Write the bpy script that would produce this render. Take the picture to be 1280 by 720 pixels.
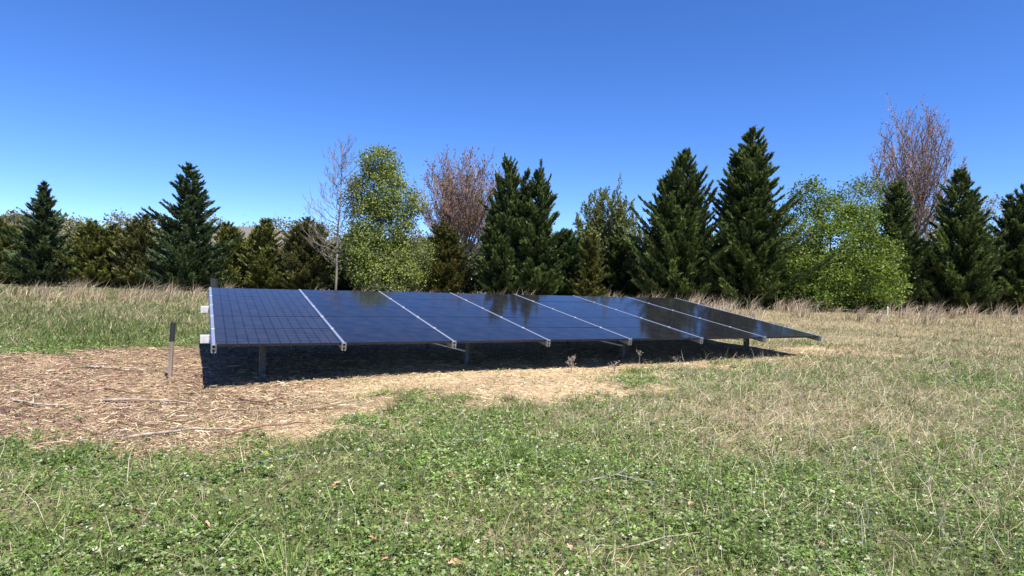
import bpy, math, random
import numpy as np
from mathutils import Vector, Matrix

# ------------------------------------------------------------------ scene, camera, light
scene = bpy.context.scene
for o in list(bpy.data.objects):
    bpy.data.objects.remove(o)
COL = scene.collection

EYE = 1.5
ROLL = math.atan(0.025 / 0.895)
FPX = 782.0
cam_data = bpy.data.cameras.new('camera')
cam_data.sensor_width = 36.0
cam_data.lens = 36.0 * FPX / 1280.0
cam_data.clip_start = 0.05
cam_data.clip_end = 6000.0
cam = bpy.data.objects.new('camera', cam_data)
COL.objects.link(cam)
_c, _s = math.cos(ROLL), math.sin(ROLL)
cam.matrix_world = Matrix(((_c, -_s, 0, 0), (0, 0, -1, 0), (_s, _c, 0, EYE), (0, 0, 0, 1)))
scene.camera = cam

SUN_DIR = Vector((0.36, -0.43, 1.0)).normalized()      # towards the sun
sun_el = math.asin(SUN_DIR.z)
sun_az = math.atan2(SUN_DIR.x, SUN_DIR.y)

world = bpy.data.worlds.new('World')
scene.world = world
world.use_nodes = True
wn = world.node_tree.nodes
wl = world.node_tree.links
bg = wn['Background']
sky = wn.new('ShaderNodeTexSky')
sky.sky_type = 'NISHITA'
sky.sun_disc = False
sky.sun_elevation = sun_el
sky.sun_rotation = sun_az
sky.altitude = 200
sky.air_density = 0.65
sky.dust_density = 0.0
sky.ozone_density = 5.0
sat = wn.new('ShaderNodeHueSaturation')
sat.inputs['Saturation'].default_value = 1.20
sat.inputs['Hue'].default_value = 0.511
wl.new(sky.outputs['Color'], sat.inputs['Color'])
wl.new(sat.outputs['Color'], bg.inputs['Color'])
bg.inputs['Strength'].default_value = 0.114

sun_data = bpy.data.lights.new('sun', 'SUN')
sun_data.energy = 5.0
sun_data.angle = math.radians(0.53)
sun_data.color = (1.0, 0.955, 0.88)
sun = bpy.data.objects.new('sun', sun_data)
COL.objects.link(sun)
sun.location = (10, -15, 30)
sun.rotation_euler = SUN_DIR.to_track_quat('Z', 'Y').to_euler()

vs = scene.view_settings
vs.view_transform = 'Standard'
vs.look = 'None'
vs.exposure = 1.1
vs.gamma = 1.0
vs.use_curve_mapping = False

rng = np.random.default_rng(11)
random.seed(5)

# ------------------------------------------------------------------ helpers
def hash2(ix, iy, seed):
    n = (ix * 374761393 + iy * 668265263 + seed * 974634541) & 0x7fffffff
    n = ((n ^ (n >> 13)) * 1274126177) & 0x7fffffff
    n = n ^ (n >> 16)
    return (n & 0xffff) / 65535.0

def vnoise(x, y, scale, seed=0):
    x = np.asarray(x, float) / scale
    y = np.asarray(y, float) / scale
    ix = np.floor(x).astype(np.int64)
    iy = np.floor(y).astype(np.int64)
    fx, fy = x - ix, y - iy
    fx = fx * fx * (3 - 2 * fx)
    fy = fy * fy * (3 - 2 * fy)
    a = hash2(ix, iy, seed); b = hash2(ix + 1, iy, seed)
    c = hash2(ix, iy + 1, seed); d = hash2(ix + 1, iy + 1, seed)
    return (a * (1 - fx) + b * fx) * (1 - fy) + (c * (1 - fx) + d * fx) * fy

def fbm(x, y, scale, seed=0, octv=3):
    v = 0; w = 0.5; t = 0
    for k in range(octv):
        v = v + w * vnoise(x, y, scale / 2 ** k, seed + k * 17)
        t += w; w *= 0.5
    return v / t

def sstep(a, b, x):
    t = np.clip((np.asarray(x, float) - a) / (b - a), 0, 1)
    return t * t * (3 - 2 * t)

def gh(x, y):
    """height of the ground"""
    x = np.asarray(x, float); y = np.asarray(y, float)
    b = 0.024 * (np.logaddexp(0, (y - 8.0)) - np.logaddexp(0, (y - 52.0)))
    near = 1 - sstep(30, 60, np.hypot(x, y))
    b = b + near * (0.10 * (fbm(x, y, 2.6, 3) - 0.5) + 0.035 * (vnoise(x, y, 0.55, 9) - 0.5) + 0.02 * (vnoise(x, y, 0.2, 19) - 0.5))
    b = b - 0.06 * np.exp(-((x + 3.9) ** 2 + (y - 8.5) ** 2) / 3.0)
    return b

def ghf(x, y):
    return float(gh(np.array([x]), np.array([y]))[0])

def seg_poly_dist(px, py, poly):
    """signed distance to a polygon, negative inside"""
    d = np.full(px.shape, 1e9)
    inside = np.zeros(px.shape, bool)
    n = len(poly)
    for i in range(n):
        x0, y0 = poly[i]; x1, y1 = poly[(i + 1) % n]
        ex, ey = x1 - x0, y1 - y0
        t = np.clip(((px - x0) * ex + (py - y0) * ey) / (ex * ex + ey * ey), 0, 1)
        d = np.minimum(d, np.hypot(px - x0 - t * ex, py - y0 - t * ey))
        cond = ((y0 > py) != (y1 > py)) & (px < ex * (py - y0) / (ey + 1e-12) + x0)
        inside ^= cond
    return np.where(inside, -d, d)

SOIL_POLY = [(-7.6, 7.0), (-5.6, 5.7), (-3.4, 5.55), (-2.3, 5.5), (-1.85, 6.1), (-1.5, 7.2), (-1.1, 7.9), (0.1, 8.2), (1.4, 9.0),
             (2.3, 10.5), (4.0, 11.6), (7.1, 13.2), (9.2, 14.6), (8.4, 16.2), (6.3, 15.6), (4.2, 16.5), (-2.0, 15.5), (-5.5, 13.4), (-7.6, 12.6), (-8.6, 10)]

def soil(x, y):
    """1 where the bare straw covered soil lies"""
    x = np.asarray(x, float); y = np.asarray(y, float)
    d = seg_poly_dist(x, y, SOIL_POLY)
    d = d + 2.2 * (fbm(x, y, 1.5, 40) - 0.5) + 1.1 * (vnoise(x, y, 0.4, 44) - 0.5) + 0.5 * (vnoise(x, y, 0.15, 45) - 0.5)
    m = 1 - sstep(-0.5, 0.5, d)
    return m * (1 - 0.4 * sstep(3.0, 8.0, x) * sstep(0.40, 0.62, fbm(x * 0.7, y, 1.2, 48)))

def dryness(x, y):
    """share of dead tan grass in the meadow"""
    x = np.asarray(x, float); y = np.asarray(y, float)
    a = 0.07 + 0.40 * sstep(-0.5, 2.5, x - 0.10 * (y - 4)) * sstep(4.4, 7.0, y) + 0.20 * sstep(11, 15, y) + 0.15 * sstep(20, 27, y)
    a = a + 1.0 * (fbm(x, y, 2.0, 70) - 0.5) + 0.6 * (vnoise(x, y, 0.55, 75) - 0.5)
    a = a - 0.12 * sstep(-4, -6, x) * sstep(11, 14, y) - 0.3 * sstep(-4, -6, x) * np.exp(-((y - 15) / 2.0) ** 2)
    a = a + 0.45 * np.exp(-(((x - 3.4) / 2.4) ** 2 + ((y - 7.6) / 1.7) ** 2)) + 0.2 * np.exp(-(((x - 5.5) / 2) ** 2 + ((y - 8.6) / 1.5) ** 2))
    return np.clip(a, 0.03, 0.95)

def new_mesh(name, verts, faces_flat, counts, cols=None, smooth=False):
    me = bpy.data.meshes.new(name)
    verts = np.ascontiguousarray(verts, dtype=np.float32)
    faces_flat = np.ascontiguousarray(faces_flat, dtype=np.int32)
    counts = np.ascontiguousarray(counts, dtype=np.int32)
    me.vertices.add(len(verts)); me.vertices.foreach_set('co', verts.ravel())
    me.loops.add(len(faces_flat)); me.loops.foreach_set('vertex_index', faces_flat)
    me.polygons.add(len(counts))
    starts = np.zeros(len(counts), np.int32); starts[1:] = np.cumsum(counts)[:-1]
    me.polygons.foreach_set('loop_start', starts)
    if smooth:
        me.polygons.foreach_set('use_smooth', np.ones(len(counts), bool))
    if cols is not None:
        at = me.color_attributes.new('Col', 'FLOAT_COLOR', 'POINT')
        c4 = np.ones((len(verts), 4), np.float32); c4[:, :3] = cols
        at.data.foreach_set('color', c4.ravel())
    me.update(calc_edges=True)
    return me

def link(name, me, mat=None, parent=None, **props):
    o = bpy.data.objects.new(name, me)
    COL.objects.link(o)
    if mat is not None and me is not None and len(me.materials) == 0:
        me.materials.append(mat)
    if parent is not None:
        o.parent = parent
    for k, v in props.items():
        o[k] = v
    return o

def empty(name, loc, label, category, group=None, rz=0.0):
    o = bpy.data.objects.new(name, None)
    o.empty_display_size = 0.3
    COL.objects.link(o)
    o.location = loc
    o.rotation_euler = (0, 0, rz)
    o['label'] = label; o['category'] = category
    if group: o['group'] = group
    return o

class MB:
    """collects simple solids into one mesh"""
    def __init__(self): self.v = []; self.f = []
    def box(self, x0, x1, y0, y1, z0, z1):
        b = len(self.v)
        self.v += [(x0, y0, z0), (x1, y0, z0), (x1, y1, z0), (x0, y1, z0), (x0, y0, z1), (x1, y0, z1), (x1, y1, z1), (x0, y1, z1)]
        self.f += [(b, b + 3, b + 2, b + 1), (b + 4, b + 5, b + 6, b + 7), (b, b + 1, b + 5, b + 4), (b + 1, b + 2, b + 6, b + 5), (b + 2, b + 3, b + 7, b + 6), (b + 3, b, b + 4, b + 7)]
        return self
    def tube(self, pts, rads, n=6, cap=True):
        pts = [Vector(p) for p in pts]
        b = len(self.v)
        up = Vector((0.13, 0.31, 0.94)).normalized()
        for i, p in enumerate(pts):
            d = (pts[min(i + 1, len(pts) - 1)] - pts[max(i - 1, 0)]).normalized()
            a = d.cross(up)
            if a.length < 1e-3: a = d.cross(Vector((1, 0, 0)))
            a.normalize(); c = d.cross(a)
            for k in range(n):
                t = 2 * math.pi * k / n
                self.v.append(tuple(p + (a * math.cos(t) + c * math.sin(t)) * rads[i]))
        for i in range(len(pts) - 1):
            for k in range(n):
                k2 = (k + 1) % n
                self.f.append((b + i * n + k, b + i * n + k2, b + (i + 1) * n + k2, b + (i + 1) * n + k))
        if cap:
            self.f.append(tuple(b + k for k in range(n))[::-1])
            e = b + (len(pts) - 1) * n
            self.f.append(tuple(e + k for k in range(n)))
        return self
    def bar(self, p, q, w, h):
        """square bar from p to q"""
        p = Vector(p); q = Vector(q)
        d = (q - p).normalized()
        a = d.cross(Vector((0, 0, 1)))
        if a.length < 1e-3: a = Vector((1, 0, 0))
        a.normalize(); c = a.cross(d)
        b = len(self.v)
        for e in (p, q):
            for sa, sc in ((-1, -1), (1, -1), (1, 1), (-1, 1)):
                self.v.append(tuple(e + a * sa * w / 2 + c * sc * h / 2))
        self.f += [(b, b + 1, b + 2, b + 3), (b + 7, b + 6, b + 5, b + 4)]
        for k in range(4):
            k2 = (k + 1) % 4
            self.f.append((b + k, b + 4 + k, b + 4 + k2, b + k2))
        return self
    def mesh(self, name, smooth=False):
        me = bpy.data.meshes.new(name)
        me.from_pydata(self.v, [], self.f)
        if smooth:
            for p in me.polygons: p.use_smooth = True
        me.update()
        return me

# ------------------------------------------------------------------ materials
def mat_base(name):
    m = bpy.data.materials.new(name)
    m.use_nodes = True
    nt = m.node_tree
    return m, nt, nt.nodes['Principled BSDF'], nt.nodes['Material Output']

def noise_mat(name, c1, c2, scale, rough=0.6, metallic=0.0, bump=0.0, detail=6, c3=None, stretch=None, spec=0.5):
    m, nt, p, out = mat_base(name)
    tc = nt.nodes.new('ShaderNodeTexCoord')
    mp = nt.nodes.new('ShaderNodeMapping')
    if stretch: mp.inputs['Scale'].default_value = stretch
    nz = nt.nodes.new('ShaderNodeTexNoise'); nz.inputs['Scale'].default_value = scale; nz.inputs['Detail'].default_value = detail
    rp = nt.nodes.new('ShaderNodeValToRGB')
    rp.color_ramp.elements[0].position = 0.32; rp.color_ramp.elements[0].color = (*c1, 1)
    rp.color_ramp.elements[1].position = 0.68; rp.color_ramp.elements[1].color = (*c2, 1)
    if c3:
        e = rp.color_ramp.elements.new(0.5); e.color = (*c3, 1)
    nt.links.new(tc.outputs['Object'], mp.inputs['Vector'])
    nt.links.new(mp.outputs['Vector'], nz.inputs['Vector'])
    nt.links.new(nz.outputs['Fac'], rp.inputs['Fac'])
    nt.links.new(rp.outputs['Color'], p.inputs['Base Color'])
    p.inputs['Roughness'].default_value = rough
    p.inputs['Metallic'].default_value = metallic
    p.inputs['Specular IOR Level'].default_value = spec
    if bump:
        b = nt.nodes.new('ShaderNodeBump'); b.inputs['Strength'].default_value = bump; b.inputs['Distance'].default_value = 0.02
        nt.links.new(nz.outputs['Fac'], b.inputs['Height'])
        nt.links.new(b.outputs['Normal'], p.inputs['Normal'])
    return m

def leaf_mat(name, rough=0.5, trans=0.3, spec=0.4):
    """colour comes from the plant's own leaf colours; light passes through thin leaves"""
    m, nt, p, out = mat_base(name)
    at = nt.nodes.new('ShaderNodeAttribute'); at.attribute_name = 'Col'
    nt.links.new(at.outputs['Color'], p.inputs['Base Color'])
    p.inputs['Roughness'].default_value = rough
    p.inputs['Specular IOR Level'].default_value = spec
    if trans > 0:
        tr = nt.nodes.new('ShaderNodeBsdfTranslucent')
        hs = nt.nodes.new('ShaderNodeHueSaturation'); hs.inputs['Saturation'].default_value = 1.15; hs.inputs['Value'].default_value = 1.2
        nt.links.new(at.outputs['Color'], hs.inputs['Color'])
        nt.links.new(hs.outputs['Color'], tr.inputs['Color'])
        mx = nt.nodes.new('ShaderNodeMixShader'); mx.inputs['Fac'].default_value = trans
        nt.links.new(p.outputs['BSDF'], mx.inputs[1]); nt.links.new(tr.outputs['BSDF'], mx.inputs[2])
        nt.links.new(mx.outputs['Shader'], out.inputs['Surface'])
    return m

M = {}
M['leaf'] = leaf_mat('broad_leaf', 0.55, 0.35, 0.3)
M['needle'] = leaf_mat('needle_foliage', 0.55, 0.25, 0.35)
M['grass'] = leaf_mat('grass_blade', 0.5, 0.35, 0.4)
M['clover'] = leaf_mat('clover_leaf', 0.48, 0.33, 0.45)
M['straw'] = leaf_mat('dry_straw', 0.6, 0.12, 0.3)
M['bark'] = noise_mat('grey_bark', (0.10, 0.085, 0.07), (0.24, 0.21, 0.18), 9, 0.9, bump=0.6, stretch=(1, 1, 0.25))
M['bark_pale'] = noise_mat('pale_bark', (0.20, 0.18, 0.15), (0.42, 0.39, 0.34), 7, 0.85, bump=0.4, stretch=(1, 1, 0.35))
M['bark_dark'] = noise_mat('dark_bark', (0.05, 0.04, 0.032), (0.13, 0.10, 0.08), 9, 0.9, bump=0.6, stretch=(1, 1, 0.25))
M['twig_red'] = noise_mat('reddish_twig_bark', (0.14, 0.09, 0.075), (0.26, 0.17, 0.14), 5, 0.8)
M['alu'] = noise_mat('mill_aluminium', (0.62, 0.63, 0.65), (0.74, 0.75, 0.77), 14, 0.38, metallic=0.85)
M['galv'] = noise_mat('galvanised_steel', (0.36, 0.365, 0.37), (0.52, 0.525, 0.53), 22, 0.5, metallic=0.6)
M['galv_bright'] = noise_mat('bright_galvanised_steel', (0.58, 0.59, 0.60), (0.74, 0.75, 0.76), 22, 0.55, metallic=0.3)
M['steel'] = noise_mat('shade_darkened_steel', (0.10, 0.098, 0.095), (0.19, 0.185, 0.18), 18, 0.65, metallic=0.2)  # galvanised posts, colour darkened for the shade under the array
M['black_alu'] = noise_mat('black_anodised_frame', (0.010, 0.010, 0.011), (0.022, 0.022, 0.024), 20, 0.12, spec=0.3)
M['backsheet'] = noise_mat('panel_backsheet', (0.02, 0.02, 0.022), (0.03, 0.03, 0.033), 4, 0.6)
M['wood_grey'] = noise_mat('weathered_wood', (0.14, 0.105, 0.08), (0.30, 0.24, 0.19), 18, 0.85, bump=0.5, stretch=(1, 1, 0.08))
M['wood_dark'] = noise_mat('dark_painted_wood', (0.012, 0.012, 0.012), (0.035, 0.034, 0.032), 16, 0.6, bump=0.3, stretch=(1, 1, 0.1))
M['stick'] = noise_mat('dry_stick_bark', (0.16, 0.12, 0.09), (0.42, 0.36, 0.29), 12, 0.9, bump=0.5)
M['stick_red'] = noise_mat('brown_stick_bark', (0.10, 0.055, 0.035), (0.25, 0.15, 0.10), 12, 0.9, bump=0.5)
M['stick_grey'] = noise_mat('grey_branch_bark', (0.10, 0.10, 0.10), (0.27, 0.26, 0.25), 10, 0.9, bump=0.5)
M['white_plastic'] = noise_mat('white_plastic', (0.72, 0.72, 0.70), (0.80, 0.80, 0.78), 8, 0.5)
M['dead_leaf'] = noise_mat('dead_leaf', (0.24, 0.12, 0.06), (0.50, 0.33, 0.20), 40, 0.7, bump=0.3)
M['siding'] = noise_mat('white_siding', (0.66, 0.66, 0.64), (0.76, 0.76, 0.74), 3, 0.6)
M['shingle'] = noise_mat('tan_shingle', (0.085, 0.072, 0.06), (0.155, 0.13, 0.11), 6, 0.9, bump=0.4)
M['window_glass'] = noise_mat('window_glass', (0.02, 0.025, 0.03), (0.03, 0.035, 0.04), 2, 0.08)

def panel_glass(name, lo, hi, gap):
    m, nt, p, out = mat_base(name)
    tc = nt.nodes.new('ShaderNodeTexCoord')
    sp = nt.nodes.new('ShaderNodeSeparateXYZ')
    nt.links.new(tc.outputs['Object'], sp.inputs['Vector'])
    def math_node(op, a, b=None):
        n = nt.nodes.new('ShaderNodeMath'); n.operation = op
        for i, v in enumerate((a, b)):
            if v is None: continue
            if isinstance(v, (int, float)): n.inputs[i].default_value = v
            else: nt.links.new(v, n.inputs[i])
        return n.outputs[0]
    def cellmask(sock, pitch, off, gap):
        a = math_node('ADD', sock, off)
        f = math_node('FRACT', math_node('DIVIDE', a, pitch))
        d = math_node('ABSOLUTE', math_node('SUBTRACT', f, 0.5))
        return math_node('LESS_THAN', d, 0.5 - gap)
    mx_ = cellmask(sp.outputs['X'], 0.1402, 0.0, gap)
    my_ = cellmask(sp.outputs['Y'], 0.1572, 0.0, gap)
    cell = math_node('MULTIPLY', mx_, my_)
    nz = nt.nodes.new('ShaderNodeTexNoise'); nz.inputs['Scale'].default_value = 3.5; nz.inputs['Detail'].default_value = 5
    nt.links.new(tc.outputs['Object'], nz.inputs['Vector'])
    mix = nt.nodes.new('ShaderNodeMix'); mix.data_type = 'RGBA'
    mix.inputs['A'].default_value = lo
    mix.inputs['B'].default_value = hi
    nt.links.new(cell, mix.inputs['Factor'])
    # thin film of dust
    mix2 = nt.nodes.new('ShaderNodeMix'); mix2.data_type = 'RGBA'
    mix2.inputs['B'].default_value = (0.16, 0.13, 0.10, 1)
    rp = nt.nodes.new('ShaderNodeMapRange'); rp.inputs['From Min'].default_value = 0.4; rp.inputs['From Max'].default_value = 0.8
    rp.inputs['To Min'].default_value = 0.0; rp.inputs['To Max'].default_value = 0.11
    nt.links.new(nz.outputs['Fac'], rp.inputs['Value'])
    nt.links.new(rp.outputs['Result'], mix2.inputs['Factor'])
    nt.links.new(mix.outputs['Result'], mix2.inputs['A'])
    nt.links.new(mix2.outputs['Result'], p.inputs['Base Color'])
    p.inputs['Roughness'].default_value = 0.07
    p.inputs['IOR'].default_value = 1.23
    return m
M['glass'] = panel_glass('solar_glass', (0.005, 0.005, 0.006, 1), (0.009, 0.010, 0.014, 1), 0.03)
M['glass_grid'] = panel_glass('solar_glass_baked_contrast', (0.004, 0.004, 0.005, 1), (0.021, 0.021, 0.025, 1), 0.07)  # first column: view-angle sheen put into the colour as lighter cells

def ground_mat():
    m, nt, p, out = mat_base('meadow_ground')
    at = nt.nodes.new('ShaderNodeAttribute'); at.attribute_name = 'Col'
    tc = nt.nodes.new('ShaderNodeTexCoord')
    n1 = nt.nodes.new('ShaderNodeTexNoise'); n1.inputs['Scale'].default_value = 9.0; n1.inputs['Detail'].default_value = 10; n1.inputs['Roughness'].default_value = 0.7
    n2 = nt.nodes.new('ShaderNodeTexNoise'); n2.inputs['Scale'].default_value = 60.0; n2.inputs['Detail'].default_value = 5
    nt.links.new(tc.outputs['Object'], n1.inputs['Vector']); nt.links.new(tc.outputs['Object'], n2.inputs['Vector'])
    mr = nt.nodes.new('ShaderNodeMapRange'); mr.inputs['From Min'].default_value = 0.3; mr.inputs['From Max'].default_value = 0.7
    mr.inputs['To Min'].default_value = 0.6; mr.inputs['To Max'].default_value = 1.3
    nt.links.new(n1.outputs['Fac'], mr.inputs['Value'])
    mr2 = nt.nodes.new('ShaderNodeMapRange'); mr2.inputs['From Min'].default_value = 0.3; mr2.inputs['From Max'].default_value = 0.7
    mr2.inputs['To Min'].default_value = 0.75; mr2.inputs['To Max'].default_value = 1.2
    nt.links.new(n2.outputs['Fac'], mr2.inputs['Value'])
    mu = nt.nodes.new('ShaderNodeMath'); mu.operation = 'MULTIPLY'
    nt.links.new(mr.outputs['Result'], mu.inputs[0]); nt.links.new(mr2.outputs['Result'], mu.inputs[1])
    vm = nt.nodes.new('ShaderNodeVectorMath'); vm.operation = 'SCALE'
    nt.links.new(at.outputs['Color'], vm.inputs[0]); nt.links.new(mu.outputs[0], vm.inputs['Scale'])
    nt.links.new(vm.outputs['Vector'], p.inputs['Base Color'])
    p.inputs['Roughness'].default_value = 0.95
    p.inputs['Specular IOR Level'].default_value = 0.15
    ad = nt.nodes.new('ShaderNodeMath'); ad.operation = 'ADD'
    nt.links.new(n1.outputs['Fac'], ad.inputs[0]); nt.links.new(n2.outputs['Fac'], ad.inputs[1])
    b = nt.nodes.new('ShaderNodeBump'); b.inputs['Strength'].default_value = 0.7; b.inputs['Distance'].default_value = 0.03
    nt.links.new(ad.outputs[0], b.inputs['Height']); nt.links.new(b.outputs['Normal'], p.inputs['Normal'])
    return m
M['ground'] = ground_mat()

# ------------------------------------------------------------------ ground sheet
def axis(lo, hi, step, far):
    a = list(np.arange(lo, hi + 1e-6, step))
    s = step
    r = []; v = hi
    while v < far:
        s *= 1.18; v += s; r.append(v)
    s = step
    l = []; v = lo
    while v > -far:
        s *= 1.18; v -= s; l.append(v)
    return np.array(l[::-1] + a + r)

gx = axis(-10.5, 12.5, 0.10, 3000.0)
gy = axis(1.5, 17.5, 0.10, 3000.0)
GX, GY = np.meshgrid(gx, gy)
GZ = gh(GX, GY)
nx, ny = len(gx), len(gy)
idx = np.arange(nx * ny).reshape(ny, nx)
quads = np.stack([idx[:-1, :-1], idx[:-1, 1:], idx[1:, 1:], idx[1:, :-1]], -1).reshape(-1, 4)
sm = soil(GX, GY)[..., None]
dr = dryness(GX, GY)[..., None]
far = sstep(45, 120, np.hypot(GX, GY))[..., None]
thatch = np.array([0.09, 0.10, 0.04]) * (1 - dr) + np.array([0.26, 0.21, 0.125]) * dr
n_a = fbm(GX, GY, 1.1, 200)[..., None]
n_b = fbm(GX, GY, 0.4, 230)[..., None]
reds = sstep(-1.8, -3.6, GX)[..., None] * (0.1 + 1.5 * n_b)
reds = np.clip(reds, 0, 1)
straw_soil = np.array([0.36, 0.265, 0.16]) * (0.6 + 0.8 * n_a) * (1 - reds) + np.array([0.19, 0.12, 0.08]) * (0.5 + 1.0 * n_a) * reds
gc = thatch * (1 - sm) + straw_soil * sm
gc = gc * (1 - far) + np.array([0.10, 0.12, 0.045]) * far
gme = new_mesh('ground', np.stack([GX, GY, GZ], -1).reshape(-1, 3), quads.ravel(), np.full(len(quads), 4), gc.reshape(-1, 3), smooth=True)
link('ground', gme, M['ground'], kind='structure')

# ------------------------------------------------------------------ solar array
YAW = math.atan2(0.446, 0.895)
TILT = math.radians(8.6)
COLW, ROWH, NC, NR = 1.75, 0.965, 7, 5
LOW_Z = 0.6165
AX, AY = -4.054, 8.55
arr_z = ghf(AX, AY)
array = empty('solar_array', (AX, AY, arr_z), 'long low ground mounted solar array of dark blue panels on steel posts', 'solar array', rz=YAW)
cy_, sy_ = math.cos(YAW), math.sin(YAW)
ct, st = math.cos(TILT), math.sin(TILT)
def arr_world(lx, ly):
    return AX + lx * cy_ - ly * sy_, AY + lx * sy_ + ly * cy_
def on_slope(o, lx, v, dz=0.0):
    """put a part with its own axes along the tilted plane at (lx, v up the slope), dz along the normal"""
    o.location = (lx, v * ct - dz * st, LOW_Z - arr_z + v * st + dz * ct)
    o.rotation_euler = (TILT, 0, 0)

PW, PH = COLW - 0.05, ROWH - 0.013
fw = 0.009
fr = MB()
fr.box(0, PW, 0, fw, -0.038, 0).box(0, PW, PH - fw, PH, -0.038, 0).box(0, fw, fw, PH - fw, -0.038, 0).box(PW - fw, PW, fw, PH - fw, -0.038, 0)
fr.box(fw, fw + 0.02, fw, PH - fw, -0.038, -0.036).box(PW - fw - 0.02, PW - fw, fw, PH - fw, -0.038, -0.036)
frame_me = fr.mesh('panel_frame')
glass_me = MB().box(fw, PW - fw, fw, PH - fw, -0.007, -0.0008).mesh('panel_glass')
glass_grid_me = glass_me.copy()
back_me = MB().box(fw, PW - fw, fw, PH - fw, -0.013, -0.0085).box(PW / 2 - 0.06, PW / 2 + 0.06, PH - 0.16, PH - 0.06, -0.034, -0.013).mesh('panel_back')
for c in range(NC):
    for r in range(NR):
        pn = link('solar_panel', frame_me, M['black_alu'], array)
        on_slope(pn, c * COLW + 0.025 + random.uniform(-.002, .002), r * ROWH + 0.0065, random.uniform(-.001, .001))
        pn.rotation_euler = (TILT + random.uniform(-.0025, .0025), random.uniform(-.0015, .0015), 0)
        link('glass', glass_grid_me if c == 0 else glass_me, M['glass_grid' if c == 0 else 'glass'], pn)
        link('backsheet', back_me, M['backsheet'], pn)

# rails: hollow hat channels that run up the slope between the columns
L = NR * ROWH
rl = MB()
rl.box(-0.019, 0.019, -0.05, L + 0.03, -0.004, 0.004)                  # cap strip over the panel edges
rl.box(-0.022, -0.018, -0.05, L + 0.03, -0.105, -0.0045)
rl.box(0.018, 0.022, -0.05, L + 0.03, -0.105, -0.0045)
rl.box(-0.030, -0.008, -0.05, L + 0.03, -0.110, -0.1055)
rl.box(0.008, 0.030, -0.05, L + 0.03, -0.110, -0.1055)
rl.box(-0.0175, 0.0175, -0.05, L + 0.03, -0.055, -0.051)
rail_me = rl.mesh('rail')
clamp_me = MB().box(-0.030, 0.030, -0.02, 0.02, 0.0045, 0.010).tube([(0, 0, 0.0105), (0, 0, 0.018)], [0.007, 0.007], 6).mesh('clamp')
stop_me = MB().box(-0.034, -0.0305, -0.045, -0.002, -0.10, 0.012).box(0.0305, 0.034, -0.045, -0.002, -0.10, 0.012).mesh('end_bracket')
for c in range(NC + 1):
    rail = link('rail', rail_me, M['alu'], array)
    on_slope(rail, c * COLW, 0)
    link('end_bracket', stop_me, M['alu'], rail)
    for r in range(1, NR):
        k = link('clamp', clamp_me, M['alu'], rail); k.location = (0, r * ROWH, 0)

# purlins (C channels) under the rails
QF, QR = 1.0, 3.32
pu = MB()
X0, X1 = -0.165, NC * COLW + 0.10
pu.box(X0, X1, -0.003, 0.003, -0.225, -0.1115)
pu.box(X0, X1, 0.0035, 0.055, -0.118, -0.1115)
pu.box(X0, X1, 0.0035, 0.055, -0.225, -0.2185)
purlin_me = pu.mesh('purlin')
for q in (QF, QR):
    o = link('purlin', purlin_me, M['galv_bright'], array); on_slope(o, 0, q)

POST_X = (0.72, 4.2, 7.7, 11.18)
def post_part(lx, q):
    ly = q * ct + 0.14 * st + 0.03
    top = LOW_Z - arr_z + q * st - 0.232 * ct + 0.09
    wx, wy = arr_world(lx, ly)
    g = ghf(wx, wy) - arr_z
    m = MB()
    h = top - (g - 0.35)
    m.box(-0.045, 0.045, -0.004, 0.004, 0, h)             # I section
    m.box(-0.045, -0.0385, -0.045, -0.0045, 0, h).box(-0.045, -0.0385, 0.0045, 0.045, 0, h)
    m.box(0.0385, 0.045, -0.045, -0.0045, 0, h).box(0.0385, 0.045, 0.0045, 0.045, 0, h)
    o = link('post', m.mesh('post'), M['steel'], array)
    o.location = (lx, ly + 0.05, g - 0.35)
    return (lx, ly + 0.05, g)
for lx in POST_X:
    f_ = post_part(lx, QF)
    b_ = post_part(lx, QR)
    # diagonal brace from the rear post's foot up to the front purlin
    m = MB().bar((lx + 0.07, b_[1], b_[2] + 0.30), (lx + 0.07, f_[1] + 0.05, LOW_Z - arr_z + QF * st - 0.17), 0.04, 0.04)
    link('brace', m.mesh('brace'), M['galv'], array)
    # side brace along the front purlin
    if lx < 1: continue
    s_ = -1
    m = MB().bar((lx + s_ * 0.06, f_[1] - 0.03, f_[2] + 0.26 * 1.0), (lx + s_ * 0.85, f_[1] - 0.03, LOW_Z - arr_z + QF * st - 0.235), 0.022, 0.022)
    link('brace', m.mesh('brace'), M['galv'], array)
# cable conduit clipped below the rear purlin
m = MB().tube([(0.2, QR * ct + 0.12, LOW_Z - arr_z + QR * st - 0.26), (3.0, QR * ct + 0.12, LOW_Z - arr_z + QR * st - 0.29), (6.0, QR * ct + 0.12, LOW_Z - arr_z + QR * st - 0.26), (9.0, QR * ct + 0.12, LOW_Z - arr_z + QR * st - 0.28), (11.9, QR * ct + 0.12, LOW_Z - arr_z + QR * st - 0.26)], [0.014] * 5, 6)
link('conduit', m.mesh('conduit'), M['galv'], array)

# ------------------------------------------------------------------ trees
def wx_at(px, d):
    return d * (px - 640) / FPX
def top_at(px, py, d):
    return EYE + d * ((px - 640) / FPX * 0.0279 + (360 - py) / FPX)

def norm(a):
    return a / np.maximum(np.linalg.norm(a, axis=-1, keepdims=True), 1e-9)

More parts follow.
